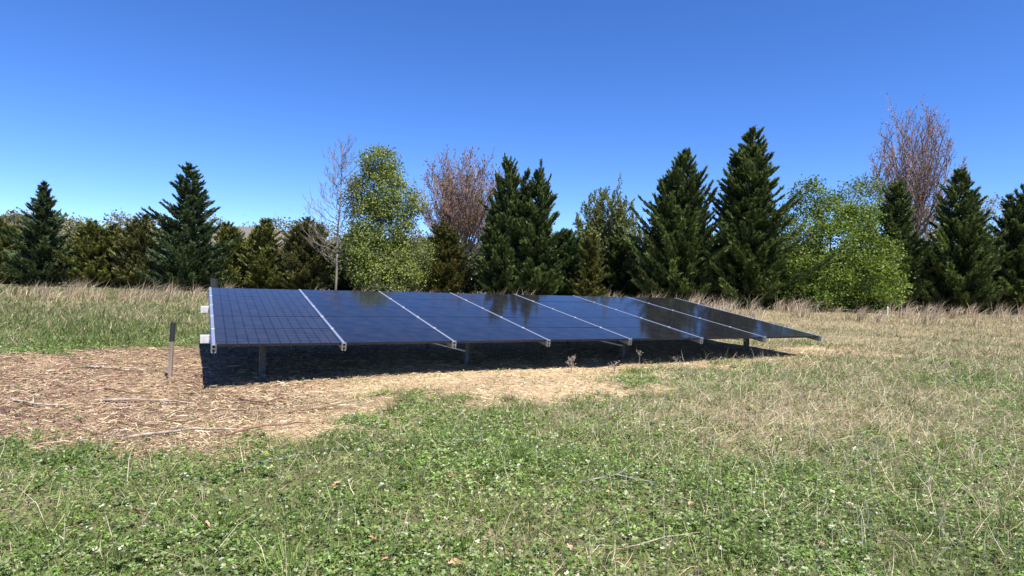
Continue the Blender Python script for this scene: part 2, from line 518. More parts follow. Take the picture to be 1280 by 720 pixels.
def diamonds(pos, axis_, side, ln, wd, fold=0.0):
    """leaf shaped quads: base, side, tip, side"""
    n = len(pos)
    ln = np.asarray(ln)[:, None]; wd = np.asarray(wd)[:, None]
    nrm = np.cross(axis_, side)
    v = np.empty((n, 4, 3), np.float32)
    v[:, 0] = pos
    v[:, 1] = pos + axis_ * ln * 0.45 + side * wd * 0.5 + nrm * wd * fold
    v[:, 2] = pos + axis_ * ln
    v[:, 3] = pos + axis_ * ln * 0.45 - side * wd * 0.5 + nrm * wd * fold
    return v.reshape(-1, 3)

def diamond_mesh(name, pos, axis_, ln, wd, cols, r, fold=0.12, tipcols=None):
    rnd = r.normal(size=pos.shape)
    side = norm(np.cross(axis_, rnd))
    v = diamonds(pos, axis_, side, ln, wd, fold)
    n = len(pos)
    c = np.repeat(cols[:, None, :], 4, 1)
    if tipcols is not None:
        c[:, 2] = tipcols
    return new_mesh(name, v, np.arange(n * 4), np.full(n, 4), c.reshape(-1, 3))

def spray_mesh(name, pos, axis_, ln, wd, cols, r):
    """pointed needle sprays, one slim face each"""
    side = norm(np.cross(axis_, r.normal(size=pos.shape)))
    n = len(pos)
    v = np.empty((n, 3, 3), np.float32)
    v[:, 0] = pos - side * wd[:, None] * 0.62
    v[:, 1] = pos + side * wd[:, None] * 0.62
    v[:, 2] = pos + axis_ * ln[:, None]
    return new_mesh(name, v.reshape(-1, 3), np.arange(n * 3), np.full(n, 3), np.repeat(cols, 3, 0))

def conifer(name, label, px, d, apex, half, seed, cat='evergreen', group=None, col=(0.032, 0.062, 0.022), tipc=(0.06, 0.105, 0.035),
            leaders=((0, 0, 1.0),), up=0.55, nb=260, dens=1.0, shape=0.85, belly=0.22, bs=0.3, bottom=0.02, droop=0.0, jag=0.45, yy=None):
    r = np.random.default_rng(seed)
    bs *= 0.84; dens *= 1.4
    x = wx_at(px, d); y = d
    g = ghf(x, y)
    H = top_at(px, apex, d) - g
    R = half * d / FPX
    root = empty(name, (x, y, g), label, cat, group)
    tm = MB()
    P, A, LN, WD, CO, TC = [], [], [], [], [], []
    lump = r.random(12)
    for li, (ox, oy, hs) in enumerate(leaders):
        Hh = H * hs
        RR = R * (1.0 if li == 0 else 0.8 * hs)
        tm.tube([(0 if li == 0 else ox * .2, oy * .2, -0.25), (ox * 0.6, oy * 0.6, Hh * 0.35), (ox, oy, Hh * 0.97)], [0.10 + 0.012 * H, 0.06 + 0.007 * H, 0.012], 8)
        n = int(nb * 0.72 * (1.0 if li == 0 else 0.6))
        for b in range(n):
            t = bottom + (0.985 - bottom) * ((b + r.random()) / n) ** 1.12
            prof = min((1 - t) ** shape, 0.05 + 1.75 * (1 - t))
            if t < belly: prof *= 0.78 + 0.22 * (t / belly)
            ln = RR * prof * (0.58 + 0.40 * r.random()) * (1.15 + 0.42 * r.random() if r.random() < 0.28 else 1.0) + 0.14
            az = r.random() * 6.2832
            ln *= 0.86 + 0.28 * lump[int((az / 6.2832 * 3) % 3) * 4 + min(3, int(t * 4))]
            el = up * (0.35 + 0.95 * t) + r.normal() * 0.13
            base = np.array([ox * min(1, t * 1.6), oy * min(1, t * 1.6), max(0.10, t * Hh - ln * math.sin(el) * 0.45)])
            dh = np.array([math.cos(az), math.sin(az), 0])
            k = max(8, int(dens * (12 + 60 * ln)))
            s = np.sqrt(r.random(k)) * 1.0
            s = 0.06 + 0.94 * s
            zz = math.tan(el) * s * 0.7 + (s ** 2) * (0.35 + 0.3 * up) - droop * s * (1 - s) * 2
            pts = base + dh * (s * ln * math.cos(el * 0.7))[:, None] + np.array([0, 0, 1.0]) * (zz * ln * 0.62)[:, None]
            lat = np.array([-dh[1], dh[0], 0])
            slope = math.tan(el) * 0.7 + 2 * s * (0.35 + 0.3 * up)
            tang = norm(dh * math.cos(el * 0.7) + np.array([0, 0, 1.0]) * (slope * 0.62)[:, None])
            wdt = (0.05 + 0.15 * ln) * (1.02 - s) ** 1.15
            off = r.normal(size=k) * wdt
            pts = pts + lat * off[:, None] + np.array([0, 0, 1.0]) * (r.normal(size=k) * wdt * 0.55 - np.abs(off) * 0.1)[:, None]
            ax = tang * 0.9 + lat * (np.sign(off) * r.random(k) * 0.75)[:, None] + np.array([0, 0, 0.18]) + r.normal(size=(k, 3)) * 0.26
            P.append(pts); A.append(norm(ax))
            LN.append((bs * (0.6 + 0.7 * r.random(k))) * (0.75 + 0.35 * (1 - t)))
            WD.append(bs * (0.20 + 0.16 * r.random(k)))
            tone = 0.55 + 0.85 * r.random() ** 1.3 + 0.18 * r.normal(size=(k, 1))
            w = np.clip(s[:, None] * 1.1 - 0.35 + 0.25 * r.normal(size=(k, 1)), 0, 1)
            c = (np.array(col) * (1 - w) + np.array(tipc) * w) * np.clip(tone, 0.4, 1.6)  # paler new growth at the tips, brightened further to look sunlit
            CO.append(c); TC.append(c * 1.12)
        # inner twigs round the stem
        k = int(900 * dens)
        tt = bottom + (0.9 - bottom) * r.random(k)
        rr_ = RR * (1 - tt) ** shape * 0.55 * np.sqrt(r.random(k)); aa = r.random(k) * 6.2832
        P.append(np.stack([ox * np.minimum(1, tt * 1.6) + rr_ * np.cos(aa), oy + rr_ * np.sin(aa), 0.1 + tt * Hh * 0.96], -1))
        A.append(norm(np.stack([np.cos(aa), np.sin(aa), 0.5 + 0 * aa], -1) + r.normal(size=(k, 3)) * 0.4))
        LN.append(bs * (0.8 + 0.5 * r.random(k))); WD.append(bs * (0.3 + 0.2 * r.random(k)))
        c = np.array(col) * (0.6 + 0.5 * r.random((k, 1))); CO.append(c); TC.append(c)
        # the leading shoot
        k = 26
        z = Hh * (0.90 + 0.11 * r.random(k))
        P.append(np.stack([ox + r.normal(size=k) * 0.03, oy + r.normal(size=k) * 0.03, z], -1))
        A.append(norm(np.stack([r.normal(size=k) * 0.45, r.normal(size=k) * 0.45, 0.8 + 0 * z], -1)))
        LN.append(bs * (0.5 + 0.5 * r.random(k))); WD.append(bs * 0.22 * np.ones(k))
        c = np.tile(np.array(tipc), (k, 1)); CO.append(c); TC.append(c)
    link('trunk', tm.mesh('trunk', True), M['bark_dark'], root)
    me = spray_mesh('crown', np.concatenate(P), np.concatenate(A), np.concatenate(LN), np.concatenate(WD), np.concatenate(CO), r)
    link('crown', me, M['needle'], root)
    return root

def skeleton(targets, trunk_pts, r, climb=1.4):
    """joins every target to the nearest branch below it; returns nodes, parents"""
    nodes = [np.array(p, float) for p in trunk_pts]
    par = [-1] + list(range(len(trunk_pts) - 1))
    base = np.array(trunk_pts[0])
    axis_ = np.array(trunk_pts)
    dd = np.min(np.linalg.norm(targets[:, None] - axis_[None], axis=2), axis=1)
    order = np.argsort(dd)
    buf = np.zeros((len(trunk_pts) + len(targets) * 3 + 5, 3)); cnt = len(nodes)
    buf[:cnt] = nodes
    par = np.array(par + [0] * (len(buf) - cnt))
    for ti in order:
        t = targets[ti]
        dv = t - buf[:cnt]
        dist = np.linalg.norm(dv, axis=1)
        horiz = np.hypot(dv[:, 0], dv[:, 1])
        pen = np.maximum(0, horiz * climb * 0.6 - dv[:, 2])
        j = int(np.argmin(dist + 0.8 * pen))
        p0 = buf[j]
        ln = dist[j]
        prev = j
        for f in (0.35, 0.7):
            q = p0 + (t - p0) * f + r.normal(size=3) * ln * 0.05
            q[2] += -0.05 * ln * math.sin(f * math.pi)
            buf[cnt] = q; par[cnt] = prev; prev = cnt; cnt += 1
        buf[cnt] = t; par[cnt] = prev; cnt += 1
    return buf[:cnt], par[:cnt]

def skel_mesh(name, nodes, par, r0, power, rmin, rmax, lo, hi, sides=4):
    """tapered limbs for the edges whose radius lies in [lo, hi)"""
    n = len(nodes)
    w = np.zeros(n)
    has = np.zeros(n, bool); has[par[par >= 0]] = True
    w[~has] = 1
    for i in range(n - 1, 0, -1):
        w[par[i]] += w[i]
    rad = np.clip(r0 * np.maximum(w, 1) ** power, rmin, rmax)
    vs_, fs = [], []
    e = np.array([i for i in range(1, n) if lo <= rad[i] < hi])
    if len(e) == 0: return None
    p0, p1 = nodes[par[e]], nodes[e]
    d = norm(p1 - p0)
    a = norm(np.cross(d, np.array([0.3, 0.2, 0.93]) + 0 * d)); b = np.cross(d, a)
    ra = np.minimum(rad[par[e]], rad[e] * 1.35); rb = rad[e]
    k = sides
    v = np.empty((len(e), 2 * k, 3), np.float32)
    for q in range(k):
        t = 2 * math.pi * q / k
        o = a * math.cos(t) + b * math.sin(t)
        v[:, q] = p0 + o * ra[:, None]
        v[:, k + q] = p1 + o * rb[:, None]
    f = []
    base = (np.arange(len(e)) * 2 * k)[:, None]
    for q in range(k):
        q2 = (q + 1) % k
        f.append(np.concatenate([base + q, base + q2, base + k + q2, base + k + q], 1))
    f = np.stack(f, 1).reshape(-1, 4)
    return new_mesh(name, v.reshape(-1, 3), f.ravel(), np.full(len(f), 4), smooth=True)

def in_ellipsoids(lobes, r, surface=0.5):
    out = []
    for (cx, cy, cz, rx, ry, rz, n) in lobes:
        u = norm(r.normal(size=(n, 3)))
        rad = r.random(n) ** (1 / 3)
        rad = rad * (1 - surface) + surface * (0.72 + 0.28 * r.random(n))
        out.append(np.array([cx, cy, cz]) + u * rad[:, None] * np.array([rx, ry, rz]))
    return np.concatenate(out)

def broadleaf(name, label, px, d, apex, lobes, seed, trunk_top, leaves=12, lsize=0.12, sigma=0.22, col=(0.10, 0.17, 0.035), col2=(0.16, 0.22, 0.06),
              bark='bark', twig=0.008, power=0.46, rmax=0.16, cat='tree', group=None, climb=1.4, surface=0.5, bud=False, leafmat='leaf', lean=0.0, rmin=0.006):
    """lobes in metres scaled by the tree's height: (x, y, z, rx, ry, rz, n twigs)"""
    r = np.random.default_rng(seed)
    x = wx_at(px, d); g = ghf(x, d)
    H = top_at(px, apex, d) - g
    root = empty(name, (x, d, g), label, cat, group)
    T = in_ellipsoids([(a * H, b * H, c * H, e * H, f * H, h * H, n) for a, b, c, e, f, h, n in lobes], r, surface)
    T = T[T[:, 2] > 0.06 * H]
    nt_ = 14
    zt = np.linspace(-0.3, trunk_top * H, nt_)
    wob = np.cumsum(r.normal(size=(nt_, 2)) * 0.010 * H, 0) * (np.linspace(0, 1, nt_) ** 0.7)[:, None] * 0.6
    tp = np.stack([wob[:, 0] + lean * zt, wob[:, 1], zt], -1)
    nodes, par = skeleton(T, tp, r, climb)
    me = skel_mesh('trunk', nodes, par, twig, power, rmin, rmax, 0.022, 9, 6)
    if me: link('trunk', me, M[bark], root)
    me = skel_mesh('twigs', nodes, par, twig, power, rmin, rmax, 0.0, 0.022, 3)
    if me: link('twigs', me, M[bark if not bud else 'twig_red'], root, kind='stuff')
    if leaves:
        k = len(T)
        n = k * leaves
        cen = np.repeat(T, leaves, 0)
        if bud:
            pp = nodes[par[len(tp) + 2::3]] if False else None
            pos = cen + r.normal(size=(n, 3)) * sigma
            ax = norm(r.normal(size=(n, 3)) * 0.5 + np.array([0, 0, 0.8]))
        else:
            pos = cen + r.normal(size=(n, 3)) * np.array([sigma, sigma, sigma * 0.8])
            ax = norm(r.normal(size=(n, 3)) + np.array([0, 0, -0.25]))
        tone = np.repeat(0.75 + 0.5 * r.random((k, 1)), leaves, 0) * (0.8 + 0.4 * r.random((n, 1)))
        w = np.clip(np.repeat(r.random((k, 1)), leaves, 0) * 0.7 + 0.3 * r.random((n, 1)), 0, 1)
        c = (np.array(col) * (1 - w) + np.array(col2) * w) * tone
        ln = lsize * (0.7 + 0.6 * r.random(n))
        me = diamond_mesh('crown', pos, ax, ln, ln * (0.28 if bud else 0.75), c, r, 0.12)
        link('crown', me, M[leafmat], root)
    return root

def fan_tree(name, label, px, d, apex, half, seed, n1=24, n2=9, n3=5, fork=0.22, buds=3, col=(0.17, 0.085, 0.06), col2=(0.30, 0.19, 0.12), bsize=0.15, cat='tree', group=None,
             bark='bark', twigm='twig_red', slim=1.0, rt=0.011, crown_lo=0.42, single=False, lean=0.0, droop=0.0):
    """bare crown of steeply rising limbs, side shoots and twigs, with buds on the twigs"""
    r = np.random.default_rng(seed)
    x = wx_at(px, d); g = ghf(x, d)
    H = top_at(px, apex, d) - g
    R = half * d / FPX
    root = empty(name, (x, d, g), label, cat, group)
    thick, thin = MB(), MB()
    BP, BA = [], []
    zt = H * (0.96 if single else fork + 0.12)
    r0 = 0.012 * H * slim
    tr = [Vector((lean * z + 0.03 * math.sin(z * 1.3 + seed), 0.03 * math.cos(z * 1.1), z)) for z in np.linspace(-0.3, zt, 10)]
    thick.tube(tr, [r0 * (1.15 - (0.98 if single else 0.5) * i / 9) for i in range(10)], 8)
    def bez(p, c, q, n):
        return [(p * (1 - t) ** 2 + c * (2 * t * (1 - t)) + q * t * t) for t in np.linspace(0, 1, n)]
    for i in range(n1):
        az = i * 2.39996 + r.normal() * 0.35
        if single:
            f = 0.16 + 0.76 * ((i + 0.5) / n1) ** 0.9
            zb = f * H
            ln = R * (1.0 - 0.72 * max(0, f - 0.3) / 0.7) * (0.65 + 0.5 * r.random()) * (0.85 if f < 0.25 else 1)
            rise = ln * (0.55 + 0.75 * f) * (1 - droop) + r.normal() * 0.1
            p = Vector((lean * zb, 0, zb)); q = p + Vector((math.cos(az) * ln, math.sin(az) * ln, rise))
            cc_ = p.lerp(q, 0.5) + Vector((math.cos(az) * ln * .1, math.sin(az) * ln * .1, -rise * 0.18))
            rb = 0.010 + 0.010 * ln
        else:
            zb = H * (fork * 0.55 + 0.75 * fork * r.random())
            rad = R * math.sqrt((i + 0.5) / n1)
            zq = H * (crown_lo + (1 - crown_lo) * (1 - 0.55 * (rad / R) ** 2.2) * (0.86 + 0.14 * r.random()))
            p = Vector((0, 0, zb)); q = Vector((math.cos(az) * rad * 0.95, math.sin(az) * rad * 0.95, zq))
            cc_ = Vector((q.x * 0.55, q.y * 0.55, zb + (zq - zb) * 0.42))
            rb = 0.0055 * H * slim
        m1 = bez(p, cc_, q, 8)
        m1 = [v + Vector(r.normal(size=3) * 0.012 * H * 0.5) if 0 < j < 7 else v for j, v in enumerate(m1)]
        (thick if rb > 0.03 else thin).tube(m1, [max(rt, rb * (1 - 0.8 * j / 7)) for j in range(8)], 5 if rb > 0.03 else 3, False)
        l1 = (q - p).length
        for k in range(n2):
            t = 0.22 + 0.76 * (k + r.random()) / n2
            j = min(6, int(t * 7)); b = m1[j].lerp(m1[j + 1], t * 7 - j)
            tg = (m1[j + 1] - m1[j]).normalized()
            a2 = r.random() * 6.2832
            out = Vector((math.cos(a2), math.sin(a2), 0.15))
            dv = (tg * 0.9 + out * 0.62 + Vector((0, 0, 0.35 * (1 - droop)))).normalized()
            l2 = l1 * (0.16 + 0.16 * r.random()) * (1.25 - 0.6 * t)
            e = b + dv * l2 + Vector((0, 0, 0.12 * l2))
            m2 = bez(b, b + dv * l2 * 0.5, e, 4)
            thin.tube(m2, [max(rt, rb * 0.4), max(rt, rb * 0.32), rt, rt * 0.7], 3, False)
            for w in range(n3):
                t3 = 0.25 + 0.75 * (w + r.random()) / n3
                b3 = b.lerp(e, t3)
                a3 = r.random() * 6.2832
                d3 = (dv * 0.8 + Vector((math.cos(a3), math.sin(a3), 0.1)) * 0.6 + Vector((0, 0, 0.3 * (1 - droop)))).normalized()
                l3 = l2 * (0.3 + 0.35 * r.random())
                e3 = b3 + d3 * l3
                thin.tube([b3, e3], [rt * 0.8, rt * 0.5], 3, False)
                for u in range(buds):
                    bp = b3.lerp(e3, (u + r.random()) / buds)
                    BP.append(tuple(bp)); BA.append(tuple(d3 + Vector(r.normal(size=3) * 0.5)))
    link('trunk', thick.mesh('trunk', True), M[bark], root)
    link('twigs', thin.mesh('twigs', True), M[twigm], root, kind='stuff')
    if buds:
        BP = np.array(BP); BA = norm(np.array(BA)); n = len(BP)
        w = r.random((n, 1))
        c = (np.array(col) * (1 - w) + np.array(col2) * w) * (0.75 + 0.5 * r.random((n, 1)))
        ln = bsize * (0.6 + 0.8 * r.random(n))
        link('crown', diamond_mesh('crown', BP, BA, ln, ln * 0.42, c, r, 0.1), M['leaf'], root)
    return root

OLIVE, OLIVE_T = (0.075, 0.090, 0.022), (0.23, 0.235, 0.065)
BROWN, BROWN_T = (0.076, 0.082, 0.028), (0.21, 0.20, 0.072)
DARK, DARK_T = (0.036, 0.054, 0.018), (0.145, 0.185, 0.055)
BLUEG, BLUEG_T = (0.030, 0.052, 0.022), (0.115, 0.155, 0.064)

# evergreens along the far side of the meadow, from one end of the row to the other
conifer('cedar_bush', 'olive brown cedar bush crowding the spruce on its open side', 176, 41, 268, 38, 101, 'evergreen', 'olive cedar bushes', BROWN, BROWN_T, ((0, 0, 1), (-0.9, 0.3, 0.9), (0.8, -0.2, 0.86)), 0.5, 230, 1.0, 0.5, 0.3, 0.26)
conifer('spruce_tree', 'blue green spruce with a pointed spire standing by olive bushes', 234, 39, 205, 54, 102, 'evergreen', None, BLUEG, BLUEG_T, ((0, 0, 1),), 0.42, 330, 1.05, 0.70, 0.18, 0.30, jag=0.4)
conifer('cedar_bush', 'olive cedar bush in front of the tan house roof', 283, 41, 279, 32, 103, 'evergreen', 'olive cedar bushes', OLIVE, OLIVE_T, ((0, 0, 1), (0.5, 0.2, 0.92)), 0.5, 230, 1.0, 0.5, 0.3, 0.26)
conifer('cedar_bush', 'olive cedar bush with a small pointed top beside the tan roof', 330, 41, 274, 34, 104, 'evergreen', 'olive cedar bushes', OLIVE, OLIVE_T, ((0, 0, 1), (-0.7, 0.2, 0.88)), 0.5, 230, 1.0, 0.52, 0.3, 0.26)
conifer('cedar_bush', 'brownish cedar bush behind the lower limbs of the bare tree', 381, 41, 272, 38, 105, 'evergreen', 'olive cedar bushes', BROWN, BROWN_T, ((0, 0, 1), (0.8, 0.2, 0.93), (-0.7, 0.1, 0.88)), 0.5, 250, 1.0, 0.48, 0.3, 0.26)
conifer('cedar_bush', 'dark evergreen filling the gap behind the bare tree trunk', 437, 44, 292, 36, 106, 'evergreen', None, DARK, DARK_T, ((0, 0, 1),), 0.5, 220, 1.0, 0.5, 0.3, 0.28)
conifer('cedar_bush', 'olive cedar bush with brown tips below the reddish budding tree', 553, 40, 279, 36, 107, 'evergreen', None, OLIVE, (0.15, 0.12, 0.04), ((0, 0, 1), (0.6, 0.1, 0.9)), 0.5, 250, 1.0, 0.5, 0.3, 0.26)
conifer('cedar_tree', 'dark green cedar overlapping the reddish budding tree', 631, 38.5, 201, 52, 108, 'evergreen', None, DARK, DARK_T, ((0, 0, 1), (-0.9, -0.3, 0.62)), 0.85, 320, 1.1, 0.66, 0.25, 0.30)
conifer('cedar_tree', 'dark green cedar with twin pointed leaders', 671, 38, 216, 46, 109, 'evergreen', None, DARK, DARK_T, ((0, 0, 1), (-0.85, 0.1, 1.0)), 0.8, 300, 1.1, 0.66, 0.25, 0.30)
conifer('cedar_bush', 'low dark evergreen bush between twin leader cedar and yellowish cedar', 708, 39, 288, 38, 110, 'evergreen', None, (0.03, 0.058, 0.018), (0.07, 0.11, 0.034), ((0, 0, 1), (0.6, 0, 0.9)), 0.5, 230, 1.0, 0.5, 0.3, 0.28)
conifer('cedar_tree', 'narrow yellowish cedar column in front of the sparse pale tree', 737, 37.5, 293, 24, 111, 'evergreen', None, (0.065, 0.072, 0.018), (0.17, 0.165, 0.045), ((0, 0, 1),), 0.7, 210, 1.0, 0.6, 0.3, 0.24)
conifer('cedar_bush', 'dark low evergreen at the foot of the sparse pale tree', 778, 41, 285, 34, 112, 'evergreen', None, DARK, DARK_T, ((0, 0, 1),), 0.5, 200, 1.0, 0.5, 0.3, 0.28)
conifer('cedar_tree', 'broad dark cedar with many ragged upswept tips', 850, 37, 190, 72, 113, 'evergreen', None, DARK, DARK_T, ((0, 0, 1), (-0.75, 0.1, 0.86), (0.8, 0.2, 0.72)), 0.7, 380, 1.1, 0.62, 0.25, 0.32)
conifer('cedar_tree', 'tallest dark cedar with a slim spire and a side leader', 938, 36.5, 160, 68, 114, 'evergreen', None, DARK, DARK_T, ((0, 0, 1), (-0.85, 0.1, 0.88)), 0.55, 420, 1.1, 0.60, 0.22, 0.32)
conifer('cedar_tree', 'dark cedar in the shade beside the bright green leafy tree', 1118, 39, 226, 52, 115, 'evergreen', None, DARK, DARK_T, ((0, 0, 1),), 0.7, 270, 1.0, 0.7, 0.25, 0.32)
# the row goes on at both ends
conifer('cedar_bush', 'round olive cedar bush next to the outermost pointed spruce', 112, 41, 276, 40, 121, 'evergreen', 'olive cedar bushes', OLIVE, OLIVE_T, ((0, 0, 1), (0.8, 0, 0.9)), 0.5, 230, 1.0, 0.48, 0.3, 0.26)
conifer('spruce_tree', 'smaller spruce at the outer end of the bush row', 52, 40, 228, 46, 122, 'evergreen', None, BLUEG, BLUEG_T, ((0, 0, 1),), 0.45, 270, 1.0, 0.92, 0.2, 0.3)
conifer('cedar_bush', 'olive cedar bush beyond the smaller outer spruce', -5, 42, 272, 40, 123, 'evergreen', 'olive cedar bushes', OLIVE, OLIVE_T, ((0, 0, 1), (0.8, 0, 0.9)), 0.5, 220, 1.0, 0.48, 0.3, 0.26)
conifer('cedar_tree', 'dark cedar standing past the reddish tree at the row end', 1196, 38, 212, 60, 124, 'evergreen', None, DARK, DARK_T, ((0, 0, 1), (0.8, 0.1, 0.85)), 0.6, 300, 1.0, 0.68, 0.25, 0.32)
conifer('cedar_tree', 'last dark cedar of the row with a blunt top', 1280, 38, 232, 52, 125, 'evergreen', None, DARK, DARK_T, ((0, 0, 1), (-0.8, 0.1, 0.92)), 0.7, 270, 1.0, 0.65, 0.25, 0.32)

# leafy and bare trees
fan_tree('bare_tree', 'thin leafless tree with pale trunk and fine bare twigs', 419, 37.5, 172, 46, 201, 66, 8, 5, buds=0, bark='bark', twigm='bark', slim=0.62, rt=0.0065, single=True, lean=0.025, droop=0.15)
broadleaf('leafy_tree', 'upright tree in fresh pale green leaf beside the bare tree', 474, 38.5, 180,
          [(-0.02, 0, 0.86, 0.12, 0.12, 0.13, 90), (-0.03, 0, 0.70, 0.18, 0.16, 0.20, 170), (0.06, 0, 0.62, 0.18, 0.16, 0.16, 130), (0.0, 0, 0.47, 0.22, 0.18, 0.18, 190), (-0.02, -0.03, 0.30, 0.22, 0.19, 0.16, 190), (0.04, -0.05, 0.15, 0.25, 0.2, 0.13, 170), (0.22, 0, 0.60, 0.07, 0.08, 0.08, 22), (-0.19, 0, 0.64, 0.06, 0.08, 0.12, 25)],
          202, 0.75, 32, 0.125, 0.22, (0.085, 0.125, 0.022), (0.26, 0.29, 0.075), bark='bark_pale', surface=0.55)
broadleaf('leafy_shrub', 'pale yellow green shrub between leafy tree and brown tipped cedar', 524, 39.5, 298,
          [(0, 0, 0.55, 0.36, 0.36, 0.45, 160)], 203, 0.6, 30, 0.11, 0.22, (0.09, 0.125, 0.024), (0.19, 0.21, 0.06), cat='shrub')
fan_tree('budding_tree', 'round topped tree with reddish buds behind dark cedar', 578, 50, 196, 76, 204, 58, 11, 5, fork=0.24, buds=5, crown_lo=0.30, bsize=0.17, col=(0.17, 0.105, 0.07), col2=(0.30, 0.20, 0.13))
fan_tree('leafy_tree', 'sparse pale tree just coming into leaf behind yellowish cedar', 758, 42, 240, 48, 205, 36, 10, 5, fork=0.22, buds=13, crown_lo=0.16, col=(0.09, 0.12, 0.028), col2=(0.19, 0.205, 0.065), bsize=0.18, twigm='bark')
broadleaf('leafy_tree', 'broad bright green leafy tree beside the tallest cedar', 1034, 36.5, 226,
          [(-0.16, 0, 0.84, 0.12, 0.14, 0.15, 34), (0.03, 0.05, 0.74, 0.15, 0.16, 0.16, 40), (0.22, 0, 0.68, 0.15, 0.16, 0.16, 42), (-0.27, -0.05, 0.60, 0.16, 0.18, 0.17, 44), (-0.02, -0.12, 0.54, 0.20, 0.18, 0.17, 60),
           (0.33, -0.05, 0.47, 0.15, 0.18, 0.16, 44), (-0.33, -0.1, 0.34, 0.15, 0.18, 0.15, 40), (-0.10, -0.2, 0.30, 0.20, 0.16, 0.15, 60), (0.18, -0.18, 0.28, 0.20, 0.18, 0.16, 64), (0.42, -0.05, 0.24, 0.13, 0.18, 0.13, 36), (-0.22, -0.2, 0.12, 0.2, 0.16, 0.09, 36), (0.2, -0.2, 0.12, 0.24, 0.16, 0.09, 40)],
          206, 0.7, 56, 0.13, 0.26, (0.065, 0.108, 0.016), (0.18, 0.235, 0.042), surface=0.7)
broadleaf('leafy_tree', 'taller pale green tree rising behind the bright leafy tree', 1085, 44, 216,
          [(-0.06, 0, 0.76, 0.20, 0.2, 0.22, 180), (0.06, 0, 0.5, 0.25, 0.25, 0.25, 160)], 207, 0.6, 14, 0.16, 0.26, (0.08, 0.13, 0.035), (0.17, 0.22, 0.08), surface=0.5)
fan_tree('budding_tree', 'tall reddish budding tree rising above the end of the row', 1140, 48, 138, 62, 208, 38, 10, 5, fork=0.3, buds=5, crown_lo=0.36, col=(0.19, 0.10, 0.075), col2=(0.32, 0.21, 0.15))

# far trees that peep over the cedar bushes
far_spec = [(-40, 70, 268), (30, 72, 262), (95, 68, 270), (150, 70, 264), (196, 74, 268), (262, 78, 268), (312, 78, 276), (350, 74, 268), (378, 70, 272), (405, 72, 276), (455, 74, 280), (505, 74, 278), (545, 76, 288), (700, 75, 290), (800, 74, 286), (890, 74, 290), (1000, 74, 275), (1160, 70, 250), (1240, 70, 240), (1310, 72, 250)]
far_src = None
for i, (px, d, ap) in enumerate(far_spec):
    lab = 'hazy tan green tree far behind the evergreen row'
    if i % 3 == 0 or far_src is None:
        far_src = broadleaf('distant_tree', lab, px, d, ap, [(0, 0, 0.66, 0.30, 0.30, 0.33, 200), (0.05, 0, 0.38, 0.30, 0.3, 0.28, 120)], 300 + i, 0.4, 8, 0.24, 0.34,
                            (0.12, 0.12, 0.055), (0.21, 0.19, 0.10), twig=0.014, climb=2.2, surface=0.3, group='trees far behind the evergreen row', rmin=0.012)
        src_h = top_at(px, ap, d) - ghf(wx_at(px, d), d)
    else:
        x = wx_at(px, d); g = ghf(x, d)
        o = far_src.copy(); COL.objects.link(o)
        o.location = (x, d, g); s = (top_at(px, ap, d) - g) / src_h
        o.scale = (s, s, s); o.rotation_euler = (0, 0, 2.1 * i)
        for ch in far_src.children:
            c2 = ch.copy(); COL.objects.link(c2); c2.parent = o

# understory that closes the foot of the row
us_spec = [(20, 44, 318), (85, 44.5, 312), (140, 44, 316), (205, 44, 308), (262, 45, 318), (308, 45, 315), (356, 44.5, 318), (408, 44.5, 312), (455, 43.5, 316), (500, 43.5, 310), (545, 43.5, 320), (585, 43, 305), (648, 42.5, 300), (692, 43.5, 315), (728, 43, 318), (768, 43.5, 312), (800, 42, 312), (845, 42, 300), (892, 41, 305), (940, 41, 300), (985, 40.5, 308), (1030, 41, 318), (1078, 41, 310), (1112, 42, 305), (1156, 42, 300), (1205, 42, 305), (1252, 42, 300), (1300, 42, 305)]
us_src = []
for i, (px, d, ap) in enumerate(us_spec):
    lab = 'dark leafy underbrush shrub at the shaded foot of the evergreen row'
    x = wx_at(px, d); g = ghf(x, d)
    h = top_at(px, ap, d) - g
    if i < 4:
        o = broadleaf('underbrush_shrub', lab, px, d, ap, [(0, 0, 0.45, 0.62, 0.5, 0.42, 110), (0.2, 0, 0.3, 0.55, 0.45, 0.26, 70)], 400 + i, 0.5, 13, 0.19, 0.26, (0.035, 0.05, 0.016), (0.075, 0.09, 0.03), bark='bark_dark', cat='shrub', group='underbrush at the foot of the row')
        us_src.append((o, h))
    else:
        so, sh = us_src[i % 4]
        o = so.copy(); COL.objects.link(o)
        q = h / sh
        o.location = (x, d, g); o.scale = (q, q, q); o.rotation_euler = (0, 0, 1.7 * i)
        for ch in so.children:
            c2 = ch.copy(); COL.objects.link(c2); c2.parent = o

# the evergreen row runs on past both ends
row = [o for o in COL.objects if o.parent is None and o.get('category') == 'evergreen']
ends = [('cedar_bush', -26.5, 41.5, 0.95, 'cedar bush starting the overgrown corner of the row'), ('spruce_tree', -38.0, 40.5, 0.9, 'lone spruce in the overgrown corner of the row'), ('cedar_bush', -42.0, 39.0, 1.1, 'wide cedar bush past the lone corner spruce'), ('cedar_tree', -46.5, 37.0, 0.8, 'dark cedar at the very corner of the meadow'), ('cedar_bush', -50.0, 34.0, 1.05, 'cedar bush where the row turns along the meadow side'),
        ('cedar_tree', 35.5, 37.0, 0.85, 'dark cedar following the blunt topped one'), ('cedar_tree', 39.5, 36.0, 0.95, 'tall dark cedar where the row turns'), ('cedar_bush', 43.0, 34.0, 1.15, 'cedar bush at the turn of the row by the tall cedars'), ('cedar_tree', 46.5, 32.0, 0.8, 'small dark cedar along the side of the meadow')]
